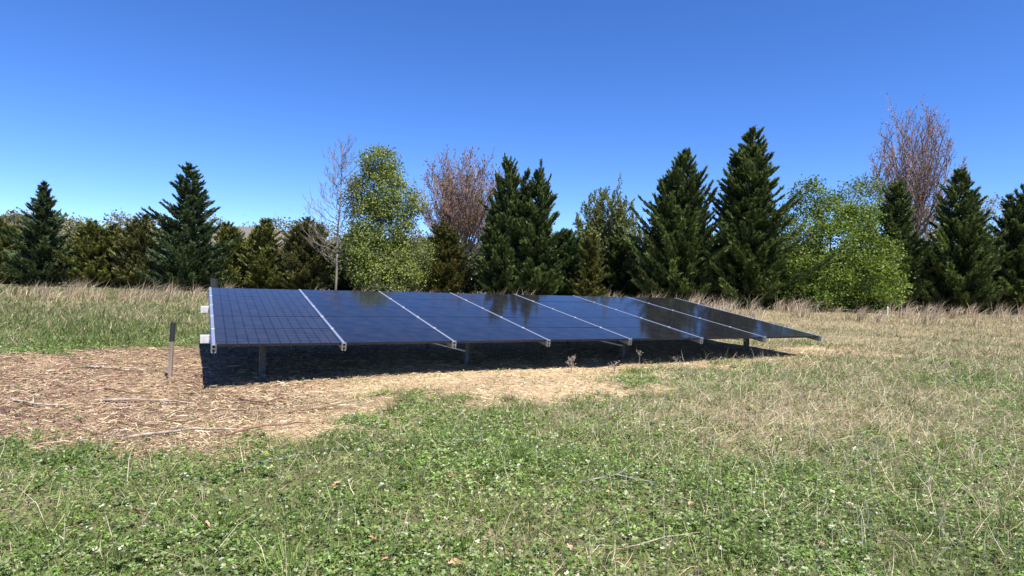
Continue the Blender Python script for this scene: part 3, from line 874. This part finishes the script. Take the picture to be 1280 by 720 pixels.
for i, (kind, x, y, sc_, lab) in enumerate(ends):
    src = [o for o in row if o.name.split('.')[0] == kind][(i * 2 + 1) % len([o for o in row if o.name.split('.')[0] == kind])]
    o = src.copy(); COL.objects.link(o)
    o.location = (x, y, ghf(x, y)); o.scale = (sc_, sc_, sc_); o.rotation_euler = (0, 0, 1.3 + i)
    o['label'] = lab
    for ch in src.children:
        c2 = ch.copy(); COL.objects.link(c2); c2.parent = o

# the closed wood on the far side of the next field
r = np.random.default_rng(77)
n = 75000
ang = r.uniform(-1.35, 1.35, n); dist = 118 + 14 * r.random(n)
x = np.sin(ang) * dist; y = np.cos(ang) * dist
tops = 6.2 + 3.6 * fbm(ang * 118, y * 0 + 3, 7.0, 910) + 1.6 * vnoise(ang * 118, y * 0, 1.8, 915)
z = gh(x, y) + tops * r.random(n) ** 0.8
ax = norm(r.normal(size=(n, 3)))
w = r.random((n, 1))
c = (np.array([0.09, 0.10, 0.045]) * (1 - w) + np.array([0.19, 0.17, 0.10]) * w) * (0.7 + 0.6 * vnoise(ang * 118, y * 0, 6, 920)[:, None])
ln = 0.75 * (0.6 + 0.8 * r.random(n))
link('distant_wood', spray_mesh('distant_wood', np.stack([x, y, z], -1), ax, ln, ln * 0.8, c, r), M['leaf'], kind='stuff', label='far wood closing the view behind the tree row', category='wood')

# ------------------------------------------------------------------ the house behind the bushes
hd = 60.0
hx = wx_at(285, hd); hg = ghf(hx, hd)
house = empty('house', (hx, hd, hg), 'white sided house with tan shingle roof behind the cedar bushes', 'house')
hw, hdp, he = 6.2, 4.2, 3.7
ridge = top_at(285, 278, hd) - hg
link('wall', MB().box(-hw, hw, 0, 2 * hdp, -0.3, he).mesh('house_wall'), M['siding'], house)
rf = MB(); ov = 0.45
rf.v = [(-hw - ov, -ov, he - 0.12), (hw + ov, -ov, he - 0.12), (hw + ov, 2 * hdp + ov, he - 0.12), (-hw - ov, 2 * hdp + ov, he - 0.12), (-hw + 3.6, hdp, ridge), (hw - 3.6, hdp, ridge),
        (-hw - ov, -ov, he + 0.05), (hw + ov, -ov, he + 0.05), (hw + ov, 2 * hdp + ov, he + 0.05), (-hw - ov, 2 * hdp + ov, he + 0.05)]
rf.f = [(3, 2, 1, 0), (0, 1, 7, 6), (1, 2, 8, 7), (2, 3, 9, 8), (3, 0, 6, 9), (6, 7, 5, 4), (7, 8, 5), (8, 9, 4, 5), (9, 6, 4)]
link('roof', rf.mesh('house_roof'), M['shingle'], house)
for wx_ in (-4.4, -1.6, 1.4, 4.3):
    w = link('window', MB().box(wx_ - 0.55, wx_ + 0.55, -0.05, 0.05, 1.1, 2.6).mesh('window'), M['white_plastic'], house)
    link('pane', MB().box(wx_ - 0.47, wx_ + 0.47, -0.062, -0.052, 1.18, 1.83).box(wx_ - 0.47, wx_ + 0.47, -0.062, -0.052, 1.88, 2.52).mesh('pane'), M['window_glass'], w)

# ------------------------------------------------------------------ posts and stakes
x, y = -5.10, 9.40
g = ghf(x, y)
stake = empty('wooden_stake', (x, y, g), 'grey stake with black painted top standing beside the array', 'stake')
tw, tz = 0.055, 0.86
def prism(z0, z1, w0, w1, d0, lean0, lean1):
    m = MB()
    m.v = [(-w0 + lean0, -d0, z0), (w0 + lean0, -d0, z0), (w0 + lean0, d0, z0), (-w0 + lean0, d0, z0), (-w1 + lean1, -d0, z1), (w1 + lean1, -d0, z1), (w1 + lean1, d0, z1), (-w1 + lean1, d0, z1)]
    m.f = [(0, 3, 2, 1), (4, 5, 6, 7), (0, 1, 5, 4), (1, 2, 6, 5), (2, 3, 7, 6), (3, 0, 4, 7)]
    return m
link('shaft', prism(-0.3, 0.555, 0.023, 0.025, 0.022, -0.006, 0.014).mesh('shaft'), M['wood_grey'], stake)
link('painted_top', prism(0.557, 0.84, 0.0265, 0.0265, 0.0235, 0.014, 0.024).mesh('painted_top'), M['wood_dark'], stake)

d = 34.0; x = wx_at(267.5, d); g = ghf(x, d)
link('dark_post', prism(-0.3, 0.95, 0.15, 0.145, 0.1, 0, 0.01).mesh('dark_post'), M['wood_dark'], label='short dark square post at the foot of the bushes behind the array', category='post').location = (x, d, g)
d = 33.0; x = wx_at(1110, d); g = ghf(x, d)
ms = empty('marker_stake', (x, d, g), 'small white marker stake in the dry grass at the wood edge', 'stake')
link('shaft', MB().tube([(0, 0, -0.2), (0, 0, 0.40)], [0.035, 0.035], 8).mesh('shaft'), M['white_plastic'], ms)
link('cap', MB().tube([(0, 0, 0.402), (0, 0, 0.43), (0, 0, 0.46)], [0.042, 0.042, 0.015], 8).mesh('cap'), M['white_plastic'], ms)

# ------------------------------------------------------------------ ground cover
def ribbons(name, base, dirn, ln, wd, bend, cols, r, mat, mid=0.55, **props):
    """tapered two-joint blades"""
    n = len(base)
    wdir = norm(np.cross(dirn, r.normal(size=(n, 3))))
    ln = ln[:, None]; wd = wd[:, None]
    pm = base + dirn * ln * mid
    d2 = norm(dirn + bend)
    tip = pm + d2 * ln * (1 - mid)
    v = np.empty((n, 5, 3), np.float32)
    v[:, 0] = base - wdir * wd * 0.5; v[:, 1] = base + wdir * wd * 0.5
    v[:, 2] = pm + wdir * wd * 0.42; v[:, 3] = pm - wdir * wd * 0.42
    v[:, 4] = tip
    i = np.arange(n)[:, None] * 5
    f = np.concatenate([i, i + 1, i + 2, i + 3, i + 3, i + 2, i + 4], 1)
    cn = np.tile(np.array([4, 3]), n)
    c = np.repeat(cols[:, None, :], 5, 1)
    me = new_mesh(name, v.reshape(-1, 3), f.ravel(), cn, c.reshape(-1, 3))
    return link(name, me, mat, kind='stuff', **props)

def scatter(n, y0, y1, r, power=1.2, spread=0.86, margin=2.2):
    """points over the ground, denser where the blades are short and fine"""
    u = r.random(n)
    e = 2 - power            # pdf ~ width * y^-power ~ y^(1-power)
    y = (y0 ** e + u * (y1 ** e - y0 ** e)) ** (1 / e)
    x = (r.random(n) * 2 - 1) * (spread * y + margin)
    return x, y

def under_array(x, y):
    lx = (x - AX) * cy_ + (y - AY) * sy_
    ly = -(x - AX) * sy_ + (y - AY) * cy_
    return (lx > -0.3) & (lx < NC * COLW + 0.1) & (ly > 0.3) & (ly < L + 0.6)

def mixcol(n, r, palette, weights, jit=0.22):
    p = np.array(palette)
    k = r.choice(len(p), n, p=np.array(weights) / sum(weights))
    return p[k] * (1 + jit * r.normal(size=(n, 1))).clip(0.5, 1.7)

def pts3(x, y, dz=0.0):
    return np.stack([x, y, gh(x, y) + dz], -1)

# clover and small weeds: three leaflets on a stalk
r = np.random.default_rng(21)
x, y = scatter(215000, 1.6, 14.0, r, 1.45)
dn = fbm(x, y, 0.8, 500)
keep = (r.random(len(x)) > 0.97 * soil(x, y)) & (r.random(len(x)) > 0.8 * dryness(x, y)) & (r.random(len(x)) < 0.05 + 1.7 * dn ** 1.4) & ~under_array(x, y)
x, y = x[keep], y[keep]
k = len(x)
hgt = (0.012 + 0.055 * r.random(k)) * (0.6 + 0.9 * fbm(x, y, 0.5, 520))
cen = np.repeat(pts3(x, y), 3, 0); cen[:, 2] += np.repeat(hgt, 3)
az = np.repeat(r.random(k) * 6.28, 3) + np.tile(np.array([0, 2.09, 4.19]), k)
ax = norm(np.stack([np.cos(az), np.sin(az), 0.15 + 0.35 * r.normal(size=3 * k)], -1))
lat = norm(np.cross(ax, np.array([0, 0, 1.0]) + 0.35 * r.normal(size=(3 * k, 3))))
sz = np.repeat((0.010 + 0.0105 * r.random(k)) * (0.8 + 0.09 * y), 3)
v = diamonds(cen, ax, lat, sz, sz * 0.9, 0.10)
pal = mixcol(k, r, [(0.108, 0.185, 0.032), (0.165, 0.255, 0.054), (0.070, 0.125, 0.030), (0.29, 0.33, 0.16), (0.22, 0.25, 0.08), (0.44, 0.46, 0.34)], [3.5, 3.5, 1.6, 1.6, 1.8, 0.5])  # the palest leaf colours paint in whitish glints
patch = fbm(x, y, 1.0, 540)[:, None]
pal = pal * (0.65 + 0.7 * patch)
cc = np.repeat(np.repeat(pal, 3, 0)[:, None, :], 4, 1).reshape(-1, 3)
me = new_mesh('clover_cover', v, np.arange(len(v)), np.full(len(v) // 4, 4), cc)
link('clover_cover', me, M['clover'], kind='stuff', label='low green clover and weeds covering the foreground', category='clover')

# short green grass
x, y = scatter(175000, 1.5, 18.0, r, 1.4)
keep = (r.random(len(x)) > 0.96 * soil(x, y)) & (r.random(len(x)) > 0.75 * dryness(x, y)) & ~under_array(x, y)
x, y = x[keep], y[keep]; k = len(x)
tuft = fbm(x, y, 0.45, 600)
dirn = norm(np.stack([r.normal(size=k) * 0.5, r.normal(size=k) * 0.5, np.full(k, 0.8)], -1))
ribbons('green_grass', pts3(x, y, -0.005), dirn, (0.05 + 0.07 * r.random(k)) * (0.5 + 1.2 * tuft), (0.0028 + 0.002 * r.random(k)) * (0.75 + 0.11 * y),
        r.normal(size=(k, 3)) * 0.5 + np.array([0, 0, -0.35]), mixcol(k, r, [(0.12, 0.19, 0.038), (0.18, 0.25, 0.058), (0.08, 0.14, 0.033), (0.33, 0.30, 0.15)], [4, 3.5, 1.5, 1.4]), r, M['grass'],
        label='short green grass blades among the clover', category='grass')

# thicker tufts of longer grass
tx, ty = scatter(420, 2.6, 15.0, r, 1.2)
kp = (soil(tx, ty) < 0.75) & ~under_array(tx, ty)
tx, ty = tx[kp], ty[kp]
m_ = r.integers(25, 80, len(tx))
x = np.repeat(tx, m_); y = np.repeat(ty, m_); k = len(x)
sp_ = np.repeat(0.03 + 0.06 * r.random(len(tx)), m_)
ox_, oy_ = r.normal(size=k) * sp_, r.normal(size=k) * sp_
hh = np.repeat(0.09 + 0.14 * r.random(len(tx)), m_)
tone_ = np.repeat(mixcol(len(tx), r, [(0.10, 0.15, 0.03), (0.15, 0.19, 0.05), (0.28, 0.26, 0.13)], [3, 2, 1.5]), m_, 0)
dirn = norm(np.stack([ox_ * 6 + r.normal(size=k) * 0.22, oy_ * 6 + r.normal(size=k) * 0.22, np.full(k, 1.0)], -1))
ribbons('grass_tufts', pts3(x + ox_, y + oy_, -0.005), dirn, hh * (0.5 + 0.7 * r.random(k)), (0.0030 + 0.002 * r.random(k)) * (0.8 + 0.08 * y),
        np.stack([ox_ * 8, oy_ * 8, np.full(k, -0.3)], -1) + r.normal(size=(k, 3)) * 0.3, tone_ * (0.75 + 0.5 * r.random((k, 1))), r, M['grass'], label='thicker tufts of longer grass in the turf', category='grass')

# flat weed rosettes with broad leaves
tx, ty = scatter(900, 2.5, 11.0, r, 1.3)
kp = (soil(tx, ty) < 0.8) & ~under_array(tx, ty)
tx, ty = tx[kp], ty[kp]
m_ = r.integers(8, 18, len(tx))
x = np.repeat(tx, m_); y = np.repeat(ty, m_); k = len(x)
az = r.random(k) * 6.2832
ax = norm(np.stack([np.cos(az), np.sin(az), 0.2 + 0.4 * r.random(k)], -1))
lat = norm(np.cross(ax, np.array([0, 0, 1.0]) + 0.3 * r.normal(size=(k, 3))))
sz = np.repeat(0.03 + 0.045 * r.random(len(tx)), m_) * (0.6 + 0.5 * r.random(k))
v = diamonds(pts3(x, y, 0.012 + 0.03 * r.random(k)), ax, lat, sz, sz * 0.42, 0.14)
cc = np.repeat(mixcol(len(tx), r, [(0.10, 0.15, 0.03), (0.16, 0.21, 0.055), (0.20, 0.24, 0.11)], [3, 3, 2]), m_, 0) * (0.8 + 0.4 * r.random((k, 1)))
link('weed_rosettes', new_mesh('weed_rosettes', v, np.arange(4 * k), np.full(k, 4), np.repeat(cc, 4, 0)), M['clover'], kind='stuff', label='broad leaved weed rosettes lying flat in the turf', category='weeds')

# dead grass standing and lying among the green
x, y = scatter(120000, 1.3, 17.0, r, 1.3)
keep = (r.random(len(x)) > 0.93 * soil(x, y)) & (r.random(len(x)) < 0.12 + 1.1 * dryness(x, y) ** 1.3) & ~under_array(x, y)
x, y = x[keep], y[keep]; k = len(x)
dirn = norm(np.stack([0.25 + r.normal(size=k) * 0.75, r.normal(size=k) * 0.7, 0.25 + 0.6 * r.random(k)], -1))
DRY = [(0.42, 0.35, 0.21), (0.53, 0.46, 0.30), (0.31, 0.25, 0.15), (0.33, 0.25, 0.17), (0.20, 0.19, 0.08)]
ribbons('dry_grass', pts3(x, y, -0.005), dirn, (0.07 + 0.17 * r.random(k)) * (1 + 0.6 * sstep(1, 3, x)), (0.0022 + 0.0016 * r.random(k)) * (0.75 + 0.11 * y),
        r.normal(size=(k, 3)) * 0.5 + np.array([0, 0, -0.4]), mixcol(k, r, DRY, [3, 2, 2, 2, 2]), r, M['straw'], label='dead tan grass matted among the green', category='grass')

# tall thin dry stems
x, y = scatter(15000, 2.6, 14.0, r, 1.1)
keep = (r.random(len(x)) > 0.98 * soil(x, y)) & (r.random(len(x)) < 0.12 + 0.75 * sstep(-1.0, 3.0, x) * fbm(x, y, 0.9, 640) ** 1.2 * 1.6) & ~under_array(x, y)
x, y = x[keep], y[keep]; k = len(x)
dirn = norm(np.stack([0.05 + r.normal(size=k) * 0.28, r.normal(size=k) * 0.28, np.full(k, 1.0)], -1))
ribbons('dry_stems', pts3(x, y, -0.01), dirn, 0.14 + 0.26 * r.random(k) ** 1.5, (0.0020 + 0.0012 * r.random(k)) * (0.8 + 0.10 * y),
        r.normal(size=(k, 3)) * 0.35 + np.array([0, 0, -0.15]), mixcol(k, r, [(0.46, 0.40, 0.27), (0.55, 0.49, 0.36), (0.36, 0.27, 0.18)], [3, 2, 2]), r, M['straw'], label='thin tall dry stems standing in the clover', category='grass')

# meadow beyond and beside the array
x, y = scatter(105000, 12.0, 38.0, r, 1.1, 0.95, 6.0)
lx = (x - AX) * cy_ + (y - AY) * sy_
keep = (r.random(len(x)) > 0.9 * soil(x, y)) & ~under_array(x, y)
x, y = x[keep], y[keep]; k = len(x)
dd = np.clip(dryness(x, y) + 0.12, 0, 0.95)
isdry = r.random(k) < dd
gcol = mixcol(k, r, [(0.10, 0.14, 0.035), (0.14, 0.17, 0.05), (0.075, 0.115, 0.03)], [3, 2, 2])
dcol = mixcol(k, r, [(0.38, 0.31, 0.18), (0.47, 0.40, 0.25), (0.29, 0.23, 0.13)], [3, 2, 2])
cols = np.where(isdry[:, None], dcol, gcol)
tall = 0.4 + 1.2 * fbm(x, y, 2.5, 700)
tall = tall * np.where(x < -4, 1.2, 0.7)
dirn = norm(np.stack([0.1 + r.normal(size=k) * 0.45, r.normal(size=k) * 0.45, np.full(k, 0.8)], -1))
ribbons('meadow_grass', pts3(x, y, -0.01), dirn, (0.10 + 0.16 * r.random(k)) * tall, (0.009 + 0.007 * r.random(k)) * (0.6 + 0.03 * y),
        r.normal(size=(k, 3)) * 0.5 + np.array([0.1, 0, -0.4]), cols, r, M['grass'], label='mixed tan and green meadow grass around the array', category='grass')

# tall tan clumps at the foot of the trees
cx_, cy2 = [], []
HT = []
for i in range(520):
    yy = r.uniform(25.5, 34.5)
    xx = r.uniform(-0.95 * yy, 0.95 * yy)
    if -8 < xx < 5 and yy < 30: continue
    if -25 < xx < -7 and r.random() < 0.45: continue
    if float(fbm(np.array([xx]), np.array([yy]), 2.4, 950)[0]) < 0.47: continue
    n_ = int(r.integers(8, 60)); sp_ = r.uniform(0.06, 0.28)
    cx_.append(xx + r.normal(size=n_) * sp_); cy2.append(yy + r.normal(size=n_) * sp_)
    HT.append(np.full(n_, r.uniform(0.5, 1.35)))
HT = np.concatenate(HT)
x = np.concatenate(cx_); y = np.concatenate(cy2); k = len(x)
dirn = norm(np.stack([0.22 + r.normal(size=k) * 0.22, r.normal(size=k) * 0.2, np.full(k, 1.0)], -1))
ribbons('tall_dry_grass', pts3(x, y, -0.02), dirn, HT * (0.45 + 0.6 * r.random(k)), 0.008 + 0.012 * r.random(k),
        np.stack([0.35 + r.normal(size=k) * 0.4, r.normal(size=k) * 0.3, -0.25 - 0.3 * r.random(k)], -1), mixcol(k, r, [(0.40, 0.31, 0.20), (0.52, 0.43, 0.30), (0.30, 0.22, 0.14)], [3, 2, 2]), r, M['straw'], label='tall arching tan grass clumps at the foot of the trees', category='grass')

# straw and chips on the bare soil
def lying(name, n, y0, y1, lo, hi, w, palette, wts, dens, rise=0.014, **props):
    x, y = scatter(n, y0, y1, r, 1.2)
    keep = (r.random(n) < dens(x, y))
    x, y = x[keep], y[keep]; k = len(x)
    az = r.random(k) * 6.2832
    ax = norm(np.stack([np.cos(az), np.sin(az), 0.16 * r.normal(size=k)], -1))
    lat = norm(np.cross(ax, np.array([0, 0, 1.0]) + 0.5 * r.normal(size=(k, 3))))
    ln = (lo + (hi - lo) * r.random(k) ** 1.6)
    p = pts3(x, y, 0.004 + rise * r.random(k)) - ax * ln[:, None] * 0.5
    v = np.empty((k, 4, 3), np.float32)
    ww = (w * (0.6 + 0.8 * r.random(k)) * (0.75 + 0.05 * y))[:, None]
    l_ = ln[:, None]
    v[:, 0] = p - lat * ww * .5; v[:, 1] = p + ax * l_ - lat * ww * .4; v[:, 2] = p + ax * l_ + lat * ww * .4; v[:, 3] = p + lat * ww * .5
    c = mixcol(k, r, palette, wts, 0.25)
    me = new_mesh(name, v.reshape(-1, 3), np.arange(4 * k), np.full(k, 4), np.repeat(c, 4, 0))
    return link(name, me, M['straw'], kind='stuff', **props)
lying('straw_cover', 150000, 4.6, 17.5, 0.03, 0.16, 0.0045, [(0.58, 0.46, 0.28), (0.68, 0.56, 0.37), (0.45, 0.33, 0.19), (0.33, 0.23, 0.13)], [3, 1.6, 2.4, 2.2],
      lambda x, y: np.clip(soil(x, y) * 1.2 * (0.35 + 0.9 * fbm(x, y, 0.7, 800)), 0, 1) * (1 - 0.5 * sstep(-3, -5, x)), rise=0.028, label='loose yellow straw strewn over the bare soil', category='straw')
lying('wood_chips', 85000, 4.8, 14.0, 0.02, 0.11, 0.012, [(0.25, 0.155, 0.105), (0.34, 0.24, 0.165), (0.44, 0.34, 0.25), (0.15, 0.09, 0.065)], [3, 2.6, 2.0, 3.4],
      lambda x, y: np.clip(soil(x, y) * sstep(-1.6, -3.8, x) * (0.2 + 1.1 * fbm(x, y, 0.9, 820)), 0, 1), label='reddish brown wood chips and bark litter beside the array', category='wood chips')

lying('twig_litter', 9000, 4.8, 13.0, 0.08, 0.30, 0.0055, [(0.20, 0.12, 0.08), (0.34, 0.27, 0.19), (0.12, 0.075, 0.05)], [3, 2, 3],
      lambda x, y: np.clip(soil(x, y) * sstep(-1.2, -3.4, x) * (0.1 + 1.2 * fbm(x, y, 0.9, 840)), 0, 1), rise=0.05, label='broken twigs and bark strips littering the soil beside the array', category='twigs')

# sparse blades growing out of the straw and in the array's shade
x, y = scatter(26000, 5.0, 17.0, r, 1.0)
pn_ = fbm(x, y, 0.6, 860)
keep = (soil(x, y) > 0.3) & (r.random(len(x)) < sstep(0.52, 0.75, pn_))
x, y = x[keep], y[keep]; k = len(x)
dirn = norm(np.stack([r.normal(size=k) * 0.5, r.normal(size=k) * 0.5, np.full(k, 0.9)], -1))
ribbons('sprouting_grass', pts3(x, y, -0.005), dirn, 0.04 + 0.09 * r.random(k), (0.004 + 0.003 * r.random(k)) * (0.6 + 0.06 * y), r.normal(size=(k, 3)) * 0.5,
        mixcol(k, r, [(0.11, 0.17, 0.04), (0.17, 0.20, 0.07), (0.40, 0.33, 0.2)], [3, 2, 3]), r, M['grass'], label='sparse new grass coming up through the straw', category='grass')

# ------------------------------------------------------------------ small things on the ground
def stick(label, pts, r0, mat, fork=None, name='stick'):
    P3 = []
    for (px_, py_, dz) in pts:
        P3.append(Vector((px_, py_, ghf(px_, py_) + dz)))
    o0 = P3[0].copy()
    pl = [p - o0 for p in P3]
    # a few extra joints with small kinks
    fine = []
    for i in range(len(pl) - 1):
        for t in (0, 0.33, 0.66):
            q = pl[i].lerp(pl[i + 1], t)
            if not (i == 0 and t == 0): q += Vector((random.gauss(0, r0), random.gauss(0, r0), random.gauss(0, r0 * .3)))
            fine.append(q)
    fine.append(pl[-1])
    n = len(fine)
    m = MB().tube(fine, [r0 * (1 - 0.6 * i / (n - 1)) for i in range(n)], 6)
    if fork:
        a = fine[n // 2]
        m.tube([a, a + Vector(fork) * 0.5, a + Vector(fork)], [r0 * 0.55, r0 * 0.45, r0 * 0.2], 5)
    o = link(name, m.mesh('stick', True), M[mat], label=label, category='stick')
    o.location = o0
    return o

stick('long pale curved stick lying across the brown litter', [(-4.9, 7.55, 0.02), (-4.3, 7.62, 0.05), (-3.75, 7.5, 0.03)], 0.020, 'stick')
stick('pale straight stick at the edge of the green', [(-3.55, 5.75, 0.02), (-3.05, 6.12, 0.04), (-2.7, 6.2, 0.03)], 0.018, 'stick')
stick('bent brown stick with a hooked end near the green edge', [(-2.75, 5.95, 0.02), (-2.6, 6.15, 0.05), (-2.15, 6.45, 0.05), (-1.95, 6.6, 0.02)], 0.014, 'stick_red', (0.1, 0.12, 0.03))
stick('forked dark twig among the wood chips', [(-3.4, 7.9, 0.02), (-2.95, 7.55, 0.06), (-2.6, 7.2, 0.04)], 0.013, 'stick_red', (0.25, 0.05, 0.08))
stick('thin brown twig lying flat on the straw', [(-2.5, 7.1, 0.02), (-2.05, 7.35, 0.04), (-1.8, 7.38, 0.02)], 0.011, 'stick_red')
stick('thin dark twig near the corner of the array', [(-4.35, 8.3, 0.02), (-3.95, 8.25, 0.05), (-3.5, 8.35, 0.03)], 0.012, 'stick_red', (0.12, 0.2, 0.04))
stick('reddish twig bow standing out of the litter', [(-4.6, 6.9, 0.0), (-4.5, 7.1, 0.10), (-4.2, 7.3, 0.08), (-4.05, 7.35, 0.0)], 0.012, 'stick_red')
stick('pale stick beside the grey stake', [(-6.7, 9.9, 0.02), (-6.1, 9.75, 0.04), (-5.7, 9.8, 0.03)], 0.018, 'stick')
stick('short brown stick in front of the grey stake', [(-5.3, 8.2, 0.02), (-4.9, 8.0, 0.05), (-4.6, 8.05, 0.03)], 0.016, 'stick_red')
stick('crooked stick across the outer wood chips', [(-5.9, 7.4, 0.02), (-5.4, 7.1, 0.05), (-4.95, 7.15, 0.03)], 0.018, 'stick', (-0.15, 0.2, 0.05))
stick('long grey branch half sunk in the clover', [(-2.35, 4.62, -0.005), (-1.95, 5.05, 0.025), (-1.75, 5.35, 0.012), (-1.35, 5.75, 0.02), (-1.1, 6.05, 0.0)], 0.012, 'stick_grey', name='fallen_branch')
stick('dark twig lying in the clover beside the grey branch', [(-0.62, 5.9, 0.03), (-0.35, 6.0, 0.05), (-0.2, 5.95, 0.03)], 0.012, 'stick_grey', (0.1, 0.1, 0.03))
stick('thin grey forked twig among the dry stems', [(0.55, 4.75, 0.03), (0.85, 4.85, 0.07), (1.2, 4.82, 0.05)], 0.008, 'stick_grey', (0.12, 0.1, 0.04))
stick('pale dry stalk fallen across the clover', [(0.68, 3.55, 0.04), (0.95, 3.7, 0.06), (1.25, 3.85, 0.05)], 0.006, 'stick')

def dead_leaf(label, x, y, s, seed):
    rr = random.Random(seed)
    n = 14
    v = [(0, 0, 0.0)]
    f = []
    for i in range(n):
        t = 2 * math.pi * i / n
        q = (1.0 if i % 2 == 0 else 0.62) * (0.8 + 0.4 * rr.random())
        v.append((math.cos(t) * s * q, math.sin(t) * s * 0.6 * q, s * (0.35 * abs(math.sin(t)) + rr.uniform(-.1, .18))))
        f.append((0, 1 + i, 1 + (i + 1) % n))
    m = MB(); m.v = v; m.f = f
    m.tube([(-s * 0.9, 0, 0.0), (-s * 1.5, s * .1, 0.01)], [0.0018, 0.0012], 4)
    me = m.mesh('dead_leaf')
    o = link('dead_leaf', me, M['dead_leaf'], label=label, category='leaf', group='dead leaves lying in the clover')
    o.location = (x, y, ghf(x, y) + 0.045)
    o.rotation_euler = (rr.uniform(-.4, .4), rr.uniform(-.4, .4), rr.uniform(0, 6))
lf = [(-1.78, 3.72), (0.43 - 0.85, 4.72), (-0.28, 4.72), (0.03, 3.42), (0.37, 3.52), (-0.62, 3.30), (-0.26, 3.28), (0.75, 4.55), (-1.2, 4.45), (-0.75, 3.55), (1.9, 3.75), (-2.3, 3.9), (2.6, 4.1), (1.3, 4.4)]
for i, (a, b) in enumerate(lf):
    dead_leaf('curled tan dead leaf lying in the clover', a, b, random.uniform(0.032, 0.052), 900 + i)

# dry seed-headed weeds at the edge of the array's shade
def dry_weed(label, x, y, h, n, seed, cat='weed'):
    rr = random.Random(seed)
    g = ghf(x, y)
    root = empty('dry_weed', (x, y, g), label, cat, 'dry weeds at the shade edge')
    m = MB(); hd_ = MB()
    for i in range(n):
        a = rr.uniform(0, 6.28); l = h * rr.uniform(0.6, 1.1); ln_ = rr.uniform(0.15, 0.5)
        p0 = Vector((0, 0, -0.03)); p1 = Vector((math.cos(a) * ln_ * l * .45, math.sin(a) * ln_ * l * .45, l * .6)); p2 = Vector((math.cos(a) * ln_ * l, math.sin(a) * ln_ * l, l))
        m.tube([p0, p1, p2], [0.003, 0.0026, 0.002], 4)
        for k in range(4):
            b = rr.uniform(0, 6.28); q = p1.lerp(p2, rr.uniform(0.2, 1)); e = q + Vector((math.cos(b) * .05, math.sin(b) * .05, .04)) * rr.uniform(.6, 1.5)
            m.tube([q, e], [0.0022, 0.0015], 3)
            s = rr.uniform(0.006, 0.010)
            hd_.tube([e - Vector((0, 0, s)), e, e + Vector((0, 0, s))], [s * .3, s, s * .3], 5)
    link('stem', m.mesh('stem'), M['stick'], root)
    link('seed_head', hd_.mesh('seed_head'), M['stick'], root, kind='stuff')
dry_weed('bushy grey dry weed with seed heads in the shade of the array', 1.05, 10.75, 0.27, 9, 1)
dry_weed('small grey dry weed beside the bushy one by the shade', 1.85, 11.05, 0.16, 6, 2)
dry_weed('single tall dry weed stalk near the third front post', 2.4, 11.6, 0.32, 2, 3)
dry_weed('short dry weed stalk at the shade edge past the third post', 3.2, 12.0, 0.18, 2, 4)
